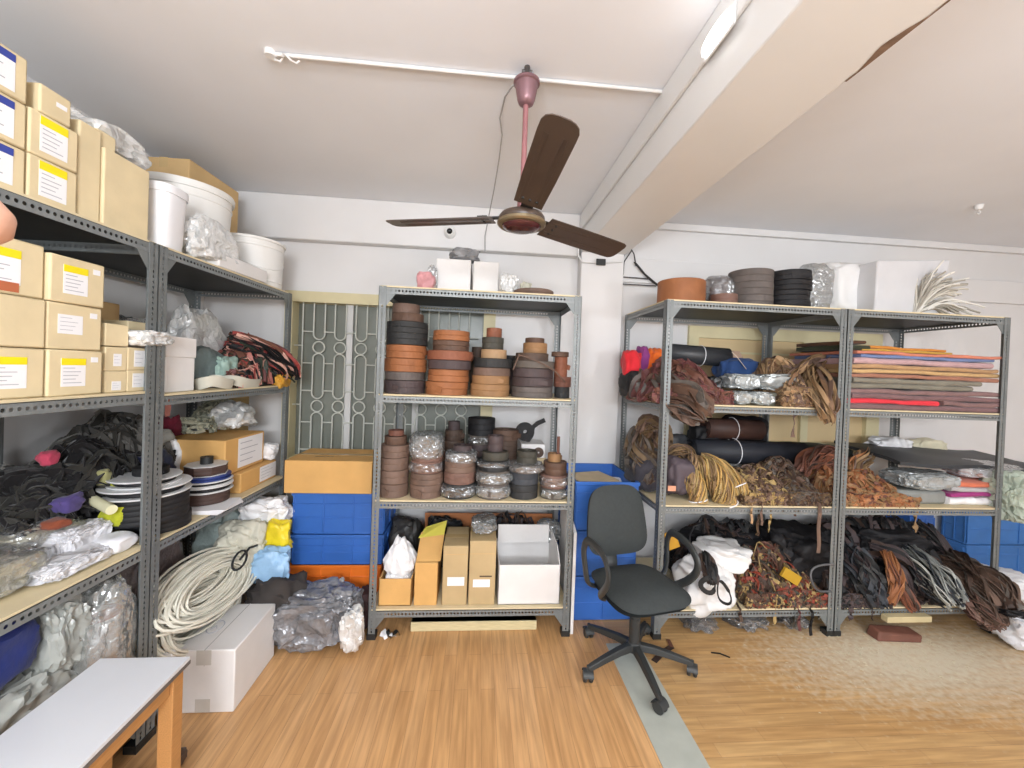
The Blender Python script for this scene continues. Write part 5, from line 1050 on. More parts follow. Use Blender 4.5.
# ---- folded sheets on the right rack
GS = 'folded fabric sheets on the right rack'
def sheet(label, x0, x1, y0, y1, z, th, m, seed, dip=.006, tilt=0.):
    dip *= 1.8
    mb = MB(); nx = 26; pr = []; r = th/2; k = 7
    for i in range(k+1):
        a = PI/2+PI*i/k; pr.append((y0+r+r*math.cos(a), r+r*math.sin(a)*.98))
    pr = [(y1, th*.98), ((y0+y1)/2, th*.98)]+pr+[((y0+y1)/2, .001), (y1, .001)]
    vs = []; n = len(pr)
    for i in range(nx+1):
        f = i/nx; x = x0+(x1-x0)*f
        for (y, zz) in pr:
            wv = dip*noise.noise(Vector((x*4, seed*3.3, 0)))+.5*dip*noise.noise(Vector((x*11, seed, y*3)))
            yv = .012*noise.noise(Vector((x*3, seed*1.7, 5))) if y < y0+th else 0
            vs.append((x, y+yv, max(z3_+.0003, z+zz*(1+.25*noise.noise(Vector((x*5, seed*2.1, 1))))+wv+tilt*f)))
    fs = []
    for i in range(nx):
        for j in range(n):
            j2 = (j+1) % n; fs.append((i*n+j, i*n+j2, (i+1)*n+j2, (i+1)*n+j))
    fs += [tuple(range(n)), tuple(nx*n+j for j in range(n-1, -1, -1))]
    mb.add(vs, fs); return tag(mb.build('folded_sheet', m, smooth=60), label, 'fabric', GS)
MV = cloth('mauve_brown_cloth', '7c6061', .1); MV2 = cloth('mauve_cloth', '876a68', .1); GRN = cloth('grey_green_cloth', '827d70', .1); TANC = cloth('tan_cloth', 'b08c66', .1); BEI = cloth('beige_cloth', 'c3a172', .1); PNK = cloth('dusty_pink_cloth', 'bb9a9c', .1); BLU = cloth('powder_blue_cloth', '6f80a8', .1); SAL = cloth('salmon_cloth', 'c97d66', .1); MUS = cloth('mustard_cloth', 'c49a44', .1); REDC = cloth('red_fold_cloth', 'd93b46', .1)
X0, X1 = XM+.050, XB-.012
zz = z3_; y0 = 2.19; shl = [('lowest mauve sheet of the folded pile', 0, .0, .032, MV), ('red sheet near the bottom of the folded pile, folded short', -.02, -.42, .030, REDC), ('second mauve sheet, level with the red fold', .30, .0, .030, MV2), ('third mauve sheet of the folded pile', .01, -.005, .030, MV), ('brownish mauve sheet below the grey-green ones', .0, -.01, .028, MV2), ('lower grey-green sheet of the folded pile', .01, -.18, .032, GRN), ('upper grey-green sheet of the folded pile', .015, -.14, .030, GRN), ('salmon brown sheet under the beige fold', .0, -.02, .024, cloth('salmon_brown_cloth', 'a0705c', .1)), ('beige sheet with a turned corner in the folded pile', .02, -.005, .026, BEI), ('tan sheet in the upper middle of the folded pile', .0, -.03, .026, TANC), ('dusty pink sheet of the folded pile', .015, -.06, .036, PNK), ('powder blue sheet in the folded pile', .07, -.05, .020, BLU), ('salmon sheet under the mustard ones', .03, -.012, .018, SAL), ('lower mustard sheet at the top of the folded pile', .12, -.28, .016, MUS), ('upper mustard orange sheet, topmost of the folded pile', .08, -.32, .016, cloth('mustard_orange_cloth', 'd0883c', .1))]
zsh = zz
for i, (lab, a, b, th, m) in enumerate(shl):
    if i == 2: sheet(lab, X0+.62, X1, y0+.004, y0+.5, zsh-.031, th, m, i); continue
    sheet(lab, X0+a, X1+b, y0+.006*(i % 3)+(.05 if i > 12 else 0), y0+.52, zsh, th, m, i, dip=.004); zsh += th+.0015
sheet('dark green folded cloth on the left end of the pile behind the uprights', X0-.02, X0+.17, y0+.06, y0+.4, zsh-.03, .03, cloth('dark_green_cloth', '3c4030', .1), 31)
sheet('brown folded cloth topmost at the left end of the pile', X0-.02, X0+.16, y0+.07, y0+.4, zsh+.002, .022, cloth('brown_cloth', '5c4030', .1), 32)
# ---- middle shelf, left rack of the pair
DKM = [LE['dark'], LE['choc'], LE['mole'], LE['grey'], LE['jet']]
bundle('strap_bundle', 'dark brown webbing loops hanging at the left end of the middle shelf', [P3(640, 432, 2.62), P3(640, 450, 2.52), P3(645, 470, 2.46), P3(648, 485, 2.42)], [.06, .085, .085, .05], [LE['dark'], LE['umber'], LE['mole']], 60, .026, .004, 241, wav=.6, zmin=z2_)
bundle('strap_bundle', 'knotted brown straps on top at the left end of the middle shelf', [P3(642, 434, 2.5), P3(650, 424, 2.48), P3(660, 432, 2.46), P3(664, 448, 2.42)], [.035, .055, .055, .035], [LE['umber'], LE['dark'], LE['taupe']], 44, .024, .004, 242, wav=.7)
lump('garment', 'dark slate jacket slumped behind the front upright of the middle shelf', 'clothes', rb(628, 452, 662, 512, 2.5, .3, z2_), cloth('slate_cloth', '3c3a40'), 243, amp=.2, fine=.12)
lump('leather_piece', 'plum grey leather folded right of the front upright on the middle shelf', 'leather', rb(662, 452, 690, 512, 2.36, .24, z2_), mat('plum_grey_leather', '544a50', rough=.6, var=.2), 244, amp=.2, fine=.12)
mb = MB(); c = P3(671, 488, 2.235); mb.box(c.x-.022, c.x+.026, 2.228, 2.232, c.z-.016, c.z+.014); tag(mb.build('tag', mat('peach_paper', 'd99a7c', rough=.6), smooth=0), 'peach paper tag on the plum grey leather', 'tag')
lump('leather_piece', 'black hide behind the gold rope bundles on the middle shelf', 'leather', rb(648, 432, 690, 500, 2.66, .2, z2_), BLK, 245, amp=.2, fine=.08)
GOLD = [LE['gold'], mat('pale_gold_cord', 'c39c5c', rough=.6, var=.15), LE['camel']]
def skein(label, pts, rad, seed, mats=GOLD, n=90, tw=.9, tie=.75):
    return bundle('rope_bundle', label, pts, rad, mats, n, .008, .006, seed, cat='rope', twist=tw, wav=.12, ragged=.04, tie=(tie, WHITE) if tie else None, zmin=z2_, group='gold rope bundles')
skein('gold rope bundle standing nearest the front upright', [P3(676, 462, 2.38), P3(686, 470, 2.32), P3(694, 484, 2.27), P3(698, 500, 2.25), P3(700, 508, 2.25)], [.035, .05, .05, .045, .04], 251)
skein('fat gold rope bundle with a pale tie, second from the front upright', [P3(692, 462, 2.40), P3(704, 466, 2.34), P3(716, 480, 2.28), P3(724, 498, 2.25), P3(727, 508, 2.25)], [.04, .06, .065, .06, .055], 252, tie=.85)
skein('thin gold rope bundle over the fat ones, pointing right', [P3(700, 458, 2.42), P3(720, 466, 2.36), P3(736, 482, 2.3), P3(744, 496, 2.26)], [.03, .04, .04, .03], 253, tw=.5)
bundle('strap_bundle', 'frayed brown bundle draped over the first gold rope', [P3(668, 462, 2.42), P3(676, 452, 2.4), P3(690, 456, 2.36), P3(692, 472, 2.3)], [.03, .05, .05, .03], [LE['umber'], LE['camel'], LE['taupe']], 40, .014, .003, 254, wav=.6)
roll('dark brown hide roll, upper one behind the gold ropes', 704, 428, 758, 430, 2.62, .075, BRH, .5, dyaw=.03)
roll('navy black hide roll tied with white string behind the brown strips', 690, 450, 800, 454, 2.56, .085, NVH, .38, dyaw=.05)
lump('leather_piece', 'black hide folded on the brown roll under the upper shelf', 'leather', rb(716, 414, 768, 434, 2.7, .14, z2_+.28), LE['jet'], 255, amp=.2, fine=.06)
lump('leather_piece', 'black hide scraps stacked left of the hide rolls', 'leather', rb(688, 424, 716, 456, 2.68, .2, z2_+.1), LE['jet'], 256, amp=.25, fine=.14)
GB = [LE['umber'], LE['camel'], LE['gold'], LE['taupe'], LE['brown']]
pile('leather_straps', 'golden brown strips heaped right of the gold ropes on the middle shelf', (at(728, 490, 2.35)[0], at(790, 490, 2.35)[0], 2.21, 2.56, z2_, at(760, 470, 2.38)[1]), GB, 190, .019, .004, .2, 261, curl=1.8, hang=.10, peak=.55)
pile('leather_straps', 'dark brown strips heaped left of the paired uprights on the middle shelf', (at(770, 490, 2.35)[0], XM-.05, 2.205, 2.62, z2_, at(805, 463, 2.4)[1]), [LE['umber'], LE['brown'], LE['mole'], LE['choc']], 200, .019, .004, .2, 262, curl=1.8, hang=.16, peak=.6)
bundle('strap_bundle', 'red-brown straps arching over the dark heap beside the uprights', [P3(800, 475, 2.4), P3(806, 462, 2.44), P3(822, 454, 2.46), P3(842, 458, 2.46)], [.03, .05, .055, .04], [LE['redbrown'], LE['choc'], LE['rust']], 44, .02, .004, 263, wav=.5)
for k, (px, L, nm) in enumerate(((752, 20, 'leftmost'), (762, 22, 'middle'), (820, 52, 'longest'))):
    c = P3(px, 508, 2.165); mb = MB(); mb.ribbon([c+Vector((.004*math.sin(i*1.3), .03 if i == 0 else (0 if i > 1 else .008), .02-.0+(-L/183*(i-1)/6 if i > 0 else 0.0))) for i in range(8)], .022 if k == 2 else .014, .003, 0, PI/2)
    tag(mb.build('loose_strap', LE['taupe'] if k else LE['sand'], smooth=40), f'{nm} loose strap end dangling below the middle shelf', 'strap')
lump('leather_piece', 'dark green hide lying flat behind the brown strips on the middle shelf', 'leather', rb(766, 443, 850, 470, 2.66, .24, z2_+.12), mat('dark_green_hide', '38403c', rough=.5, var=.15), 264, amp=.16, fine=.08, e=.6)
for k, (a, b) in enumerate((((798, 458), (833, 449)), ((800, 463), (828, 455)))):
    mb = MB(); mb.ribbon([P3(*a, 2.52), P3((a[0]+b[0])/2, (a[1]+b[1])/2-1, 2.52), P3(*b, 2.52)], .02, .006, 0, .3); tag(mb.build('metal_strip', mat('dull_grey_strip', '8f9090', rough=.35, metal=.3)), f'grey strip lying on the dark green hide, {("upper", "lower")[k]} of two', 'strip')
# ---- middle shelf, right rack
pile('leather_straps', 'copper brown strips heaped right of the paired uprights on the middle shelf', (XM+.045, at(893, 490, 2.35)[0], 2.205, 2.6, z2_, at(870, 466, 2.4)[1]), [LE['copper'], LE['orange'], LE['camel'], LE['redbrown'], LE['tan']], 210, .024, .004, .18, 271, curl=2.2, hang=.02, peak=.6, core_m=3)
bundle('strap_bundle', 'tan strap ends standing up above the copper brown heap', [P3(852, 480, 2.4), P3(856, 466, 2.42), P3(862, 458, 2.44), P3(868, 452, 2.5)], [.03, .045, .05, .03], [LE['camel'], LE['taupe'], LE['copper']], 26, .016, .003, 272, ragged=.4)
mb = MB()
b = rb(858, 449, 1008, 470, 2.55, .5)
nx, ny = 16, 6; vs = []
for s_ in (0, 1):
    for i in range(nx+1):
        for j in range(ny+1):
            f, g = i/nx, j/ny; vs.append((b[0]+(b[1]-b[0])*f+.03*g, 2.27+.5*g, z2_+.235+.045*g+.02*noise.noise(Vector((f*3, g*2, 4)))-.05*f+s_*.022))
n1 = (nx+1)*(ny+1); fs = []
for i in range(nx):
    for j in range(ny):
        a = i*(ny+1)+j; fs += [(a, a+1, a+ny+2, a+ny+1), (n1+a, n1+a+ny+1, n1+a+ny+2, n1+a+1)]
for i in range(nx):
    for j in (0, ny): a = i*(ny+1)+j; q = a+ny+1; fs.append((a, q, n1+q, n1+a) if j == 0 else (q, a, n1+a, n1+q))
for j in range(ny):
    for i in (0, nx): a = i*(ny+1)+j; fs.append((a+1, a, n1+a, n1+a+1) if i == 0 else (a, a+1, n1+a+1, n1+a))
mb.add(vs, fs); tag(mb.build('rubber_sheet', mat('charcoal_sheet', '3a3c3f', rough=.5, var=.1), smooth=50), 'charcoal sheet laid across the middle shelf of the right rack', 'sheet')
lump('plastic_bag', 'silver grey packet folded in front of the charcoal sheet', 'packet', rb(888, 470, 948, 498, 2.32, .26, z2_+.09), SILVER, 273, amp=.14, fine=.14, e=.55, sub=5, smooth=40)
carton('dull grey packet under the silver grey packet on the right rack', TW, at(899, 505, 2.24)[0], at(947, 505, 2.24)[0], 2.24, 2.5, z2_, z2_+.085, mat('dull_grey_packet', '8b8d8a', rough=.4, var=.15, bump=.2), tape=False, name='packet', cat='packet', bev=.02)
zz = z2_; xs0, xs1 = at(949, 500, 2.24)[0], at(1000, 500, 2.24)[0]
for i, (lab, th, m) in enumerate((('white folded cloth, lowest of the small pile on the right rack', .05, WBAG), ('magenta folded cloth in the small pile on the right rack', .03, cloth('magenta_cloth', '9c3a78', .1)), ('grey folded cloth between the magenta and the coral ones', .028, cloth('pale_grey_cloth', 'b5b3b4', .1)), ('coral folded cloth in the small pile on the right rack', .034, cloth('coral_cloth', 'd9795c', .1)))):
    mb = MB(); z3s = z3_; z3_ = zz; sheet(lab, xs0, xs1-.02*(i % 2), 2.23, 2.5, zz, th, m, 60+i); z3_ = z3s; zz += th+.001
filmbag('clear bag with white contents on top of the small folded pile', rb(952, 463, 1010, 492, 2.36, .26, zz), mat('white_packet', 'd8d7da'), 274, amp=.2, e=.6)
MINT = mat('pale_green_film_sheet', 'a9b3a4', rough=.3, spec=.6, var=.25, bump=.5)
lump('plastic_bag', 'pale green film bag hanging over the right end of the middle shelf', 'bag', (at(994, 500, 2.2)[0], at(1032, 500, 2.2)[0], 2.10, 2.34, at(1010, 528, 2.15)[1], at(1010, 470, 2.2)[1]), MINT, 275, amp=.2, fine=.2, sub=5, smooth=35)
lump('plastic_bag', 'white bag behind the charcoal sheet in front of the boarded window', 'bag', rb(868, 436, 910, 455, 2.74, .16, z2_+.2), WBAG, 276, amp=.25, fine=.18)
lump('plastic_bag', 'cream bag beside the white one behind the charcoal sheet', 'bag', rb(906, 438, 946, 453, 2.76, .12, z2_+.2), mat('cream_bag', 'd9d3b8', rough=.5, var=.08), 277, amp=.22, fine=.14)
# sheet of card leaning in the corner beyond the right rack
mb = MB(); a, b_, c, d_ = P3(948, 424, 2.9), P3(1040, 492, 2.6), P3(1040, 390, 2.6), P3(985, 418, 2.9)
q = [P3(945, 436, 2.88), P3(1000, 470, 2.86), P3(1000, 425, 2.9), P3(950, 424, 2.9)]
# ---- bottom shelf
BLKM = [LE['jet'], LE['plum'], LE['choc'], LE['black']]
lump('garment', 'black leather heap at the back left of the bottom shelf of the joined racks', 'leather', (at(676, 560, 2.6)[0], at(770, 560, 2.6)[0], 2.45, 2.8, z1_, at(715, 526, 2.62)[1]), LE['jet'], 281, amp=.22, fine=.12, sub=5)
pile('leather_straps', 'black and brown straps along the back of the bottom shelf of the joined racks', (at(680, 540, 2.5)[0], XM-.05, 2.4, 2.8, z1_, at(740, 524, 2.55)[1]), BLKM, 170, .024, .004, .3, 282, curl=1., hang=0, peak=.6)
lump('garment', 'big black leather heap behind the paired uprights on the bottom shelf', 'leather', (at(760, 560, 2.5)[0], at(838, 560, 2.5)[0], 2.3, 2.75, z1_, at(800, 524, 2.5)[1]), LE['jet'], 283, amp=.22, fine=.14, sub=5)
WL = mat('white_leather', 'e4e2e0', rough=.45, spec=.4, var=.05, bump=.15, bscale=18)
lump('leather_piece', 'upper white leather piece slumped on the bottom shelf behind the chair', 'leather', (at(697, 560, 2.32)[0], at(748, 560, 2.32)[0], 2.2, 2.5, .34, at(718, 540, 2.36)[1]), WL, 284, amp=.3, fine=.07, freq=1.7, sub=5)
lump('leather_piece', 'lower white leather piece spilling over the shelf front by the chair', 'leather', (at(684, 590, 2.2)[0], at(738, 590, 2.2)[0], 2.12, 2.42, .12, at(710, 560, 2.25)[1]), WL, 285, amp=.35, fine=.07, freq=1.7, sub=5)
def handle(label, cx, cy, Y, rx, rz, ang, w=.02):
    c = P3(cx, cy, Y); mb = MB(); pts = []
    for i in range(25):
        a = 2*PI*i/24; x, z = rx*math.cos(a), rz*math.sin(a); pts.append(c+Vector((x*math.cos(ang)-z*math.sin(ang), .012*math.sin(2*a)-.01, x*math.sin(ang)+z*math.cos(ang))))
    mb.tube(pts[:-1], .008, 6, closed=True, flat=(.004, w/2)); return tag(mb.build('bag_handle', LE['black'], smooth=50), label, 'handle')
handle('black oval handle lying on the white leather, lower one', 722, 592, 2.09, .032, .068, R(25))
handle('black knotted handle lying on the white leather, upper one', 708, 583, 2.10, .04, .045, R(-30), .03)
bundle('strap_bundle', 'black strap bundle lying between the white leather and the yellow card', [P3(702, 553, 2.2), P3(706, 562, 2.15), P3(710, 574, 2.1), P3(712, 584, 2.085)], [.02, .035, .035, .02], BLKM, 26, .016, .003, 286)
mb = MB(); p = P3(672, 540, 2.235); mb.T = lambda q: Vector((p.x+q.x*.94-q.z*.34, p.y+q.y, p.z+q.x*.34+q.z*.94)); mb.box(-.035, .035, 0, .01, -.055, .05); tag(mb.build('card', mat('amber_card', 'c2902e', rough=.6), bevel=.002), 'amber card standing beside the front upright behind the chair arm', 'card')
PM = [LE['umber'], LE['gold'], LE['redbrown'], LE['choc'], LE['olive'], LE['brown'], mat('brick_strap', '8c4030', rough=.6, var=.2)]
pile('leather_straps', 'mixed brown and ochre strap ends heaped in front on the bottom shelf', (at(735, 590, 2.3)[0], at(818, 590, 2.3)[0], 2.2, 2.55, z1_, at(765, 548, 2.4)[1]), PM, 260, .017, .004, .18, 287, curl=2., hang=.14, peak=.65, core_m=3)
mb = MB(); p = P3(792, 577, 2.205); mb.T = lambda q: Vector((p.x+q.x*.86+q.z*.5, p.y+q.y, p.z-q.x*.5+q.z*.86)); mb.box(-.06, .06, 0, .02, -.03, .03); tag(mb.build('card', mat('mustard_card', 'c49a2e', rough=.6), bevel=.002), 'mustard card lying on the mixed straps beside the paired uprights', 'card')
mb = MB(); c0_ = P3(830, 578, 2.17); mb.tube([c0_+Vector((.10*math.cos(a)-.02, .01*math.sin(3*a), .085*math.sin(a))) for a in [R(70)+R(220)*i/16 for i in range(17)]], .006, 6); mb.build
tag(mb.build('cable', mat('grey_cable_thick', '5a5a5c', rough=.4), smooth=60), 'grey cable loop bulging beside the paired uprights', 'cable')
mb = MB(); mb.tube([P3(689, 556, 2.4), P3(690, 534, 2.4), P3(694, 526, 2.38), P3(702, 523, 2.38), P3(700, 530, 2.4)], .006, 6); mb.tube([P3(703, 521, 2.38), P3(704, 533, 2.4)], .008, 6); tag(mb.build('bag_handle', LE['jet'], smooth=60), 'thin black handle arching above the black straps behind the chair', 'handle')
lump('cloth_roll', 'crimson cloth roll at the back of the bottom shelf beside the uprights', 'cloth', rb(806, 530, 846, 546, 2.6, .2, z1_+.3), cloth('crimson_cloth', '70303a', .15), 288, amp=.12, fine=.06)
for k, (px, py, L, h) in enumerate(((812, 610, .16, 'jet'), (800, 612, .12, 'wine'), (741, 610, .08, 'dark'))):
    c = P3(px, py, 2.165); mb = MB(); mb.ribbon([c+Vector((.006*math.sin(i*1.1+k), .05 if i == 0 else 0, .01-L*i/6)) for i in range(7)], .018, .003, 0, PI/2); tag(mb.build('loose_strap', LE[h], smooth=40), ('black strap end hanging to the floor left of the paired uprights', 'wine strap end hanging below the mixed straps', 'dark strap end hanging under the white leather')[k], 'strap')
# right rack, bottom shelf and floor
bundle('strap_bundle', 'charcoal straps drooping right of the paired uprights on the bottom shelf', [P3(850, 550, 2.4), P3(858, 570, 2.3), P3(868, 590, 2.22), P3(876, 608, 2.17)], [.07, .09, .08, .05], [LE['black'], LE['plum'], LE['slate']], 70, .022, .004, 291, wav=.5)
pile('leather_straps', 'black straps and hides along the back of the right rack bottom shelf', (XM+.05, at(960, 560, 2.55)[0], 2.35, 2.8, z1_, at(870, 520, 2.5)[1]), [LE['jet'], LE['choc'], LE['plum'], LE['black']], 190, .03, .004, .34, 292, curl=.8, hang=0, peak=.5)
pile('leather_straps', 'dark brown and black straps covering the front of the right rack bottom shelf', (XM+.045, at(884, 600, 2.25)[0], 2.195, 2.5, z1_, .36), BLKM, 130, .024, .004, .22, 391, curl=1.6, hang=.1)
pile('leather_straps', 'black straps behind the cords at the right end of the bottom shelf', (at(912, 600, 2.25)[0], XB-.05, 2.21, 2.5, z1_, .42), BLKM, 110, .026, .004, .24, 392, curl=1.2, hang=.1)
lump('garment', 'dark hide lying over the black straps on the right rack', 'leather', (at(848, 560, 2.5)[0], at(925, 560, 2.5)[0], 2.38, 2.7, .3, at(880, 526, 2.5)[1]), LE['jet'], 293, amp=.22, fine=.1, sub=5)
bundle('strap_bundle', 'orange-brown straps curving down in the dark heap of the right rack', [P3(886, 552, 2.3), P3(893, 568, 2.22), P3(896, 585, 2.19), P3(890, 604, 2.18)], [.02, .03, .03, .02], [LE['orange'], LE['copper'], LE['redbrown']], 22, .02, .004, 294)
bundle('strap_bundle', 'rust straps slanting right beside the orange-brown ones', [P3(893, 568, 2.26), P3(900, 585, 2.21), P3(908, 600, 2.19), P3(916, 610, 2.17)], [.02, .035, .035, .02], [LE['redbrown'], LE['rust'], LE['choc']], 22, .02, .004, 295)
bundle('strap_bundle', 'dark brown straps crossing above the rust ones', [P3(868, 548, 2.4), P3(890, 556, 2.32), P3(908, 572, 2.25), P3(920, 596, 2.19)], [.04, .055, .05, .03], [LE['choc'], LE['plum'], LE['jet']], 40, .022, .004, 296)
bundle('cord_bundle', 'bundle of black and grey cords wrapped in shiny film reaching the floor', [P3(905, 550, 2.38), P3(922, 566, 2.24), P3(940, 585, 2.12), P3(958, 606, 2.02)], [.05, .075, .08, .05], [LE['jet'], LE['slate'], mat('grey_cord', '8a8c88', rough=.4), mat('pale_cord', 'b4b4ac', rough=.4)], 90, .009, .006, 297, wav=.3, ragged=.25, zmin=0, cat='cords')
bundle('strap_bundle', 'big brown leather bundle slumping onto the floor at the right', [P3(945, 562, 2.4), P3(962, 572, 2.28), P3(985, 588, 2.14), P3(1003, 612, 2.02)], [.06, .10, .11, .07], [LE['mole'], LE['dark'], LE['taupe'], LE['choc']], 110, .03, .004, 298, wav=.35, zmin=0, ragged=.2)
bundle('strap_bundle', 'pinkish brown leather hanging under the big brown bundle', [P3(960, 590, 2.2), P3(975, 605, 2.1), P3(990, 618, 2.02), P3(998, 628, 1.98)], [.04, .06, .06, .04], [LE['pinkbrown'], LE['taupe'], LE['dark']], 44, .026, .004, 299, zmin=0)
lump('plastic_bag', 'white bag on the floor at the right edge beyond the brown bundle', 'bag', (at(985, 600, 2.3)[0], at(1050, 600, 2.3)[0], 2.25, 2.62, 0, at(1008, 572, 2.4)[1]), WBAG, 300, amp=.25, fine=.16, sub=5)
lump('plastic_bag', 'white and black plastic bag on the floor at the lower right edge', 'bag', (at(1002, 620, 2.06)[0], at(1048, 620, 2.06)[0], 1.95, 2.2, 0, at(1015, 606, 2.06)[1]), mat('white_packet', 'd8d7da'), 301, amp=.22, fine=.2)
bundle('strap_bundle', 'black strap lying across the white bag at the lower right edge', [P3(1000, 612, 2.0), P3(1008, 614, 1.955), P3(1018, 616, 1.95), P3(1028, 614, 1.96)], [.01, .018, .018, .01], [LE['jet']], 10, .018, .003, 302)
# boards and scrap under the right rack
mb = MB(); a, b = P3(882, 612, 2.17), P3(926, 610, 2.17); mb.box(a.x, b.x, 2.135, 2.177, .10, .135); tag(mb.build('wooden_plank', mat('pale_slat', 'c4b48c', rough=.6), bevel=.003), 'pale slat sticking out along the bottom shelf of the right rack', 'plank')
mb = MB(); a, b = P3(872, 628, 2.16), P3(915, 626, 2.16)
mb.add([(a.x, 2.12, .0005), (b.x-.02, 2.10, .0005), (b.x, 2.2, .0005), (a.x, 2.2, .0005), (a.x+.02, 2.13, .05), (b.x+.01, 2.12, .03), (b.x, 2.2, .04), (a.x+.02, 2.2, .06)], [(3,2,1,0),(4,5,6,7),(0,1,5,4),(1,2,6,5),(2,3,7,6),(3,0,4,7)])
tag(mb.build('leather_offcut', LE['redbrown'], bevel=.01), 'reddish tan leather offcut lying under the right rack slat', 'leather')
# crates beyond the right rack
xa, xb = at(966, 560, 2.72)[0], at(1046, 560, 2.72)[0]
crate('light blue crate standing beyond the right rack upright, lower one', xa, xb, 2.72, 2.9, .002, .30, mat('light_blue_crate', '4277ba', rough=.4, var=.08))
crate('light blue crate beyond the right rack upright, upper one', xa, xb, 2.72, 2.9, .302, .60, mat('light_blue_crate', '2f6fd0'))
xa2 = at(905, 560, 2.80)[0]
crate('dark blue crate at the back of the right rack bottom shelf', xa2, XB-.06, 2.62, 2.8, z1_, z1_+.40, BLUEP)
# film and lint on the floor under the joined racks
for k, (px, w, nm) in enumerate(((700, .22, 'left'), (750, .26, 'middle'), (795, .2, 'right'))):
    c = P3(px, 625, 2.25); mb = lump_mb(c.x-w/2, c.x+w/2, 2.16, 2.5, 0.001, .10, seed=310+k, amp=.3, fine=.25, freq=2.5); tag(mb.build('plastic_film', FILM, smooth=28), f'crumpled clear film under the bottom shelf behind the chair, {nm} of three', 'film')
rg = random.Random(99); mb = MB()
for k in range(420):
    a = rg.gauss(0, 1); b = rg.gauss(0, 1); x = 2.35+.42*a; y = 2.0+.13*b
    if not (1.5 < x < 3.4 and 1.5 < y < 2.3): continue
    l = rg.uniform(.004, .016); q = rg.uniform(0, PI); mb.ribbon([(x, y, .002), (x+l*math.cos(q)*.5, y+l*math.sin(q)*.5, .004), (x+l*math.cos(q), y+l*math.sin(q), .002)], .003, .0015)
tag(mb.build('lint', mat('pale_lint', 'd9cfb4', rough=.9)), 'pale lint and shavings scattered on the floor before the right rack', 'lint', kind='stuff')
for k, (px, py, px2, py2, w, h, lab) in enumerate(((711, 653, 730, 658, .008, 'jet', 'thin black strap scrap on the floor in front of the white leather'), (654, 662, 672, 647, .03, 'choc', 'brown leather offcut on the floor behind the chair caster'), (672, 648, 668, 640, .02, 'redbrown', 'small red-brown offcut on the floor by the rack foot'))):
    d = [ray(px, py), ray(px2, py2)]; q = [Vector((v.x*(-1.5/v.z), v.y*(-1.5/v.z), .003)) for v in d]; mb = MB(); mb.ribbon([q[0], (q[0]+q[1])/2+Vector((0, .006, .004)), q[1]], w, .003); tag(mb.build('offcut', LE[h], smooth=40), lab, 'offcut')
# ---- crates between the lone rack and the joined racks
cx0, cx1 = .60, 1.0
for i, (nm, za, zb) in enumerate((('lowest of the stack behind the office chair', .002, .27), ('middle of the stack behind the office chair', .272, .545), ('topmost of the stack behind the office chair, papers inside', .547, .845))):
    crate(f'blue plastic crate, {nm}', cx0, cx1, 2.35, 2.84, za, zb, BLUEP, cols=2)
mb = MB()
for k, (a_, dx, dy) in enumerate(((.1, 0, 0), (-.25, .03, .05), (.3, -.02, .1))):
    mb.T = rotT(.80+dx, 2.55+dy, a_); mb.box(-.14, .14, -.12, .12, .765+.012*k, .765+.012*k+.01, k % 2)
tag(mb.build('paper_stack', [mat('buff_paper', 'cdb894', rough=.7), WHITE], smooth=0), 'papers and buff folders lying in the topmost blue crate', 'paper')
mb = MB(); mb.box(.62, .98, 2.37, 2.82, .56, .76); o = tag(mb.build('carton', KRAFT, bevel=.004), 'kraft carton filling the topmost blue crate under the papers', 'box')
mb = MB(); mb.add([(.572, 2.235, 0), (.590, 2.235, 0), (.590, 2.62, 0), (.572, 2.62, 0), (.572, 2.235, .58), (.590, 2.235, .58), (.590, 2.62, .74), (.572, 2.62, .74)], [(3,2,1,0),(4,5,6,7),(0,1,5,4),(1,2,6,5),(2,3,7,6),(3,0,4,7)]); tag(mb.build('white_board', WCARD, bevel=.002), 'white board on edge between the lone rack and the blue crates', 'board')
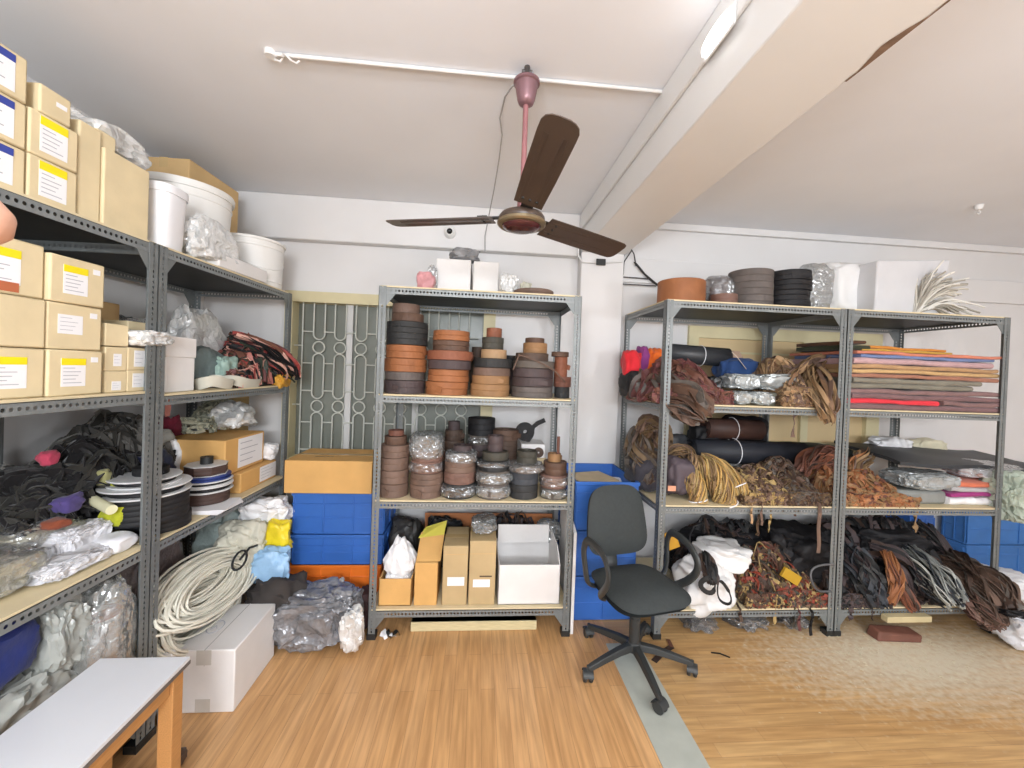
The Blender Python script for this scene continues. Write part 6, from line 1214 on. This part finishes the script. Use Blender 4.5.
# ================================================================== OFFICE CHAIR
CHX, CHY = .845, 1.985
t = thing('office_chair', 'black swivel office chair with loop arms in front of the racks', 'chair', (CHX, CHY, 0))
CF_ = mat('black_chair_fabric', '3a3e3e', rough=.8, var=.08, scale=60, bump=.15, bscale=300); CP = mat('chair_plastic', '343636', rough=.45, spec=.45, var=.06)
mb = MB(); mb.lathe([(0, .085), (.038, .085), (.042, .095), (.034, .125), (.027, .13), (.027, .25), (.022, .255), (.022, .37), (0, .37)], CHX, CHY, 24); mb.build('column', CP, t, smooth=40)
for k in range(5):
    a = R(-88+72*k); ca, sa = math.cos(a), math.sin(a)
    mb = MB(); pts = [Vector((CHX+ca*q, CHY+sa*q, z)) for q, z in ((.025, .108), (.10, .102), (.19, .086), (.262, .07), (.285, .064))]
    n = len(pts); sd = Vector((-sa, ca, 0)); vs = []
    for i, p in enumerate(pts):
        w = .024-.0025*i; h = .017-.0015*i
        vs += [p+sd*w-Vector((0,0,h)), p-sd*w-Vector((0,0,h)), p-sd*w*.7+Vector((0,0,h)), p+sd*w*.7+Vector((0,0,h))]
    fs = [(0,1,2,3), (4*n-1,4*n-2,4*n-3,4*n-4)]
    for i in range(n-1):
        for j in range(4): j2 = (j+1) % 4; fs.append((4*i+j2, 4*i+j, 4*i+4+j, 4*i+4+j2))
    mb.add(vs, fs); leg = mb.build('base_leg', CP, t, bevel=.004, smooth=40)
    c = Vector((CHX+ca*.283, CHY+sa*.283, .029)); ra = a+[.5, 1.4, .9, -.6, 1.1][k]
    mb = MB(); u = Vector((math.cos(ra), math.sin(ra), 0)); v = Vector((-u.y, u.x, 0))
    for sg in (-1, 1):
        ring = []
        for rr_, off in ((0, .006), (.025, .006), (.028, .010), (.028, .018), (.024, .023), (0, .023)):
            ring.append([c+u*rr_*math.cos(2*PI*i/18)+Vector((0, 0, rr_*math.sin(2*PI*i/18)))+v*sg*off for i in range(18)])
        base = []
        for q in ring: base += q
        mb.add(base, [(j*18+i, j*18+(i+1) % 18, (j+1)*18+(i+1) % 18, (j+1)*18+i) for j in range(5) for i in range(18)])
    mb.tube([c+Vector((0, 0, .02)), c+Vector((0, 0, .05))], .008, 8)
    hood = [c+u*.03*math.cos(q)+Vector((0, 0, .031*math.sin(q))) for q in [R(10)+R(160)*i/10 for i in range(11)]]
    mb.ribbon(hood, .05, .003, 0, 0)
    mb.build('caster', CP, leg, smooth=40)
ang = R(12); 
def CT(p):   # chair seat frame: x right of sitter facing camera-right, y towards the back, z up
    c, s = math.cos(ang), math.sin(ang); return Vector((.828+.95*(p.x*c-p.y*s), 1.925+.95*(p.x*s+p.y*c), p.z+.004))
mb = MB(); mb.T = CT; mb.box(-.10, .10, -.09, .13, .375, .40); mb.box(-.045, .045, -.05, .12, .345, .376); mb.build('mechanism', CP, t, bevel=.006)
mb = MB(); mb.T = CT; mb.tube([(.05, .02, .36), (.16, .01, .355), (.2, .0, .36)], .006, 8); mb.tube([(.195, .0, .36), (.235, -.005, .363)], .011, 8); mb.build('lever', CP, t, smooth=50)
def pad(mb, outline, thick, dome, axis, nr=7):
    # rounded cushion over an outline: rings shrink towards the middle on both faces
    n = len(outline); cx = sum(p[0] for p in outline)/n; cy = sum(p[1] for p in outline)/n; vs = []; prof = []
    for i in range(nr): q = PI/2*i/(nr-1); prof.append((math.sin(q)*.10+.90*(i/(nr-1)), thick*.5*math.cos(q)**.6+dome*(1-(i/(nr-1))**2)))
    ring = [(s_, h) for s_, h in prof]+[(s_, -max(0, h-dome*.9)*.85) for s_, h in prof[-2::-1]]
    fs = []
    for s_, h in ring:
        for p in outline: vs.append(axis(cx+(p[0]-cx)*s_, cy+(p[1]-cy)*s_, h))
    for j in range(len(ring)-1):
        for i in range(n): i2 = (i+1) % n; fs.append((j*n+i, j*n+i2, (j+1)*n+i2, (j+1)*n+i))
    mb.add(vs, fs)
def sup(w0, w1, h, e, n=44):
    out = []
    for i in range(n):
        a = 2*PI*i/n; x, y = sgn(math.cos(a), e), sgn(math.sin(a), e); w = w0+(w1-w0)*(y*.5+.5); out.append((x*w, y*h))
    return out
mb = MB(); mb.T = CT; pad(mb, sup(.222, .205, .212, .5), .062, .012, lambda x, y, h: (x, y, .447+h-.014*max(0, (-y-.1)/.1)**2)); mb.build('seat', CF_, t, smooth=60)
mb = MB(); mb.T = CT; pad(mb, sup(.205, .19, .195, .5), .02, 0, lambda x, y, h: (x, y, .408+h)); mb.build('seat_pan', CP, t, smooth=50)
lean = R(10)
def BK(x, y, h): # back pad coordinates: x across, y up, h forwards
    yy = .232-h*math.cos(lean)+(y)*math.sin(lean)+.35*x*x*-1; return (x, yy, .695+y*math.cos(lean)+h*math.sin(lean))
mb = MB(); mb.T = CT; pad(mb, sup(.205, .168, .185, .52), .058, .012, BK); mb.build('backrest', CF_, t, smooth=60)
mb = MB(); mb.T = CT; pad(mb, sup(.195, .16, .175, .52), .022, 0, lambda x, y, h: BK(x, y, h-.032)); mb.build('back_shell', CP, t, smooth=50)
mb = MB(); mb.T = CT; mb.tube([(0, .06, .385), (0, .2, .385), (0, .255, .42), (0, .272, .5), (0, .28, .64)], .01, 8, flat=(.035, .007)); mb.build('back_bar', CP, t, smooth=50)
for sg in (-1, 1):
    mb = MB(); mb.T = CT; pts = []
    x0 = sg*.245
    for y, z, dx in ((.11, .41, -.05), (.10, .44, -.005), (.105, .52, .012), (.115, .60, .018), (.085, .655, .016), (.02, .665, .012), (-.07, .648, .010), (-.125, .60, .012), (-.125, .545, .012), (-.08, .485, .008), (-.03, .44, -.005), (.0, .41, -.05)):
        pts.append(Vector((x0+sg*dx, y, z)))
    P = [Vector(p) for p in pts]; fine = []
    for i in range(len(P)-1):
        p0, p1, p2, p3 = P[max(i-1, 0)], P[i], P[i+1], P[min(i+2, len(P)-1)]
        for j in range(4):
            u = j/4; fine.append(.5*((2*p1)+(p2-p0)*u+(2*p0-5*p1+4*p2-p3)*u*u+(3*p1-p0-3*p2+p3)*u**3))
    fine.append(P[-1])
    mb.tube(fine, .012, 10, flat=(.020, .0105)); mb.build('armrest', CP, t, smooth=60)

# ================================================================== the photographer's finger, reaching in from the left
mb = MB()
SKIN = mat('skin', 'd9a890', rough=.5, var=.05, scale=60, bump=.06, bscale=400)
tip = Vector((-.1296, .122, 1.5365)); dr = Vector((-.86, -.46, -.2)).normalized()
ax = [tip+dr*q for q in (.0, .002, .006, .012, .022, .034, .048, .064, .080)]
rs = [.0015, .0055, .0075, .0085, .0089, .0092, .0086, .0098, .0102]
mb.tube(ax, rs, 20)
o = mb.build('finger', SKIN, smooth=60); tag(o, 'fingertip poking in at the left edge beside the cartons', 'finger')
mb = MB(); up_ = Vector((0, 0, 1)); sd = dr.cross(up_).normalized(); nu = sd.cross(dr).normalized(); V = []
for i in range(6):
    for j in range(7):
        q = (j/6-.5)*1.7; c = tip+dr*(.003+.011*i/5); rr_ = .0078+.0004*min(i, 3)
        V.append(c+nu*math.cos(q)*rr_+sd*math.sin(q)*rr_)
mb.add(V, [(i*7+j, i*7+j+1, i*7+j+8, i*7+j+7) for i in range(5) for j in range(6)]); mb.build('nail', mat('nail', 'e0b8a8', rough=.25, var=.02), o, smooth=60)
# ------------------------------------------------------------------ added fill lights and exposure
def area_fill(name, loc, rot, power, ln=1.2, color=(1, .985, .96), w=.05):
    l = bpy.data.lights.new(name, 'AREA'); l.shape = 'RECTANGLE'; l.size = ln; l.size_y = w; l.energy = power; l.color = color
    o = bpy.data.objects.new(name, l); col.objects.link(o); o.location = loc; o.rotation_euler = rot; return o
def point_fill(name, loc, power, rad=.12, color=(.96, .98, 1)):
    l = bpy.data.lights.new(name, 'POINT'); l.energy = power; l.shadow_soft_size = rad; l.color = color
    o = bpy.data.objects.new(name, l); col.objects.link(o); o.location = loc; return o
C_ = (.90, .95, 1)
point_fill('fill_left_bay', (-.35, -.8, 1.7), 84, .25, C_)  # unseen fill, set at head height to brighten the ceiling
point_fill('fill_right_bay', (2.5, -.8, 1.7), 88, .25, C_)  # its unseen counterpart on the right, kept low for a brighter ceiling
area_fill('fill_wall', (.4, -2.3, 1.9), (R(97), 0, 0), 80, 1.5, w=.3, color=C_)  # added area light behind the camera, facing in so it reaches the ceiling
w = bpy.data.worlds.new('world'); w.use_nodes = True; w.node_tree.nodes['Background'].inputs[0].default_value = (.75, .8, .85, 1); w.node_tree.nodes['Background'].inputs[1].default_value = .3; sc.world = w
sc.view_settings.view_transform = 'Standard'; sc.view_settings.look = 'None'; sc.view_settings.gamma = 1; sc.view_settings.use_curve_mapping = False
sc.view_settings.exposure = 0.12
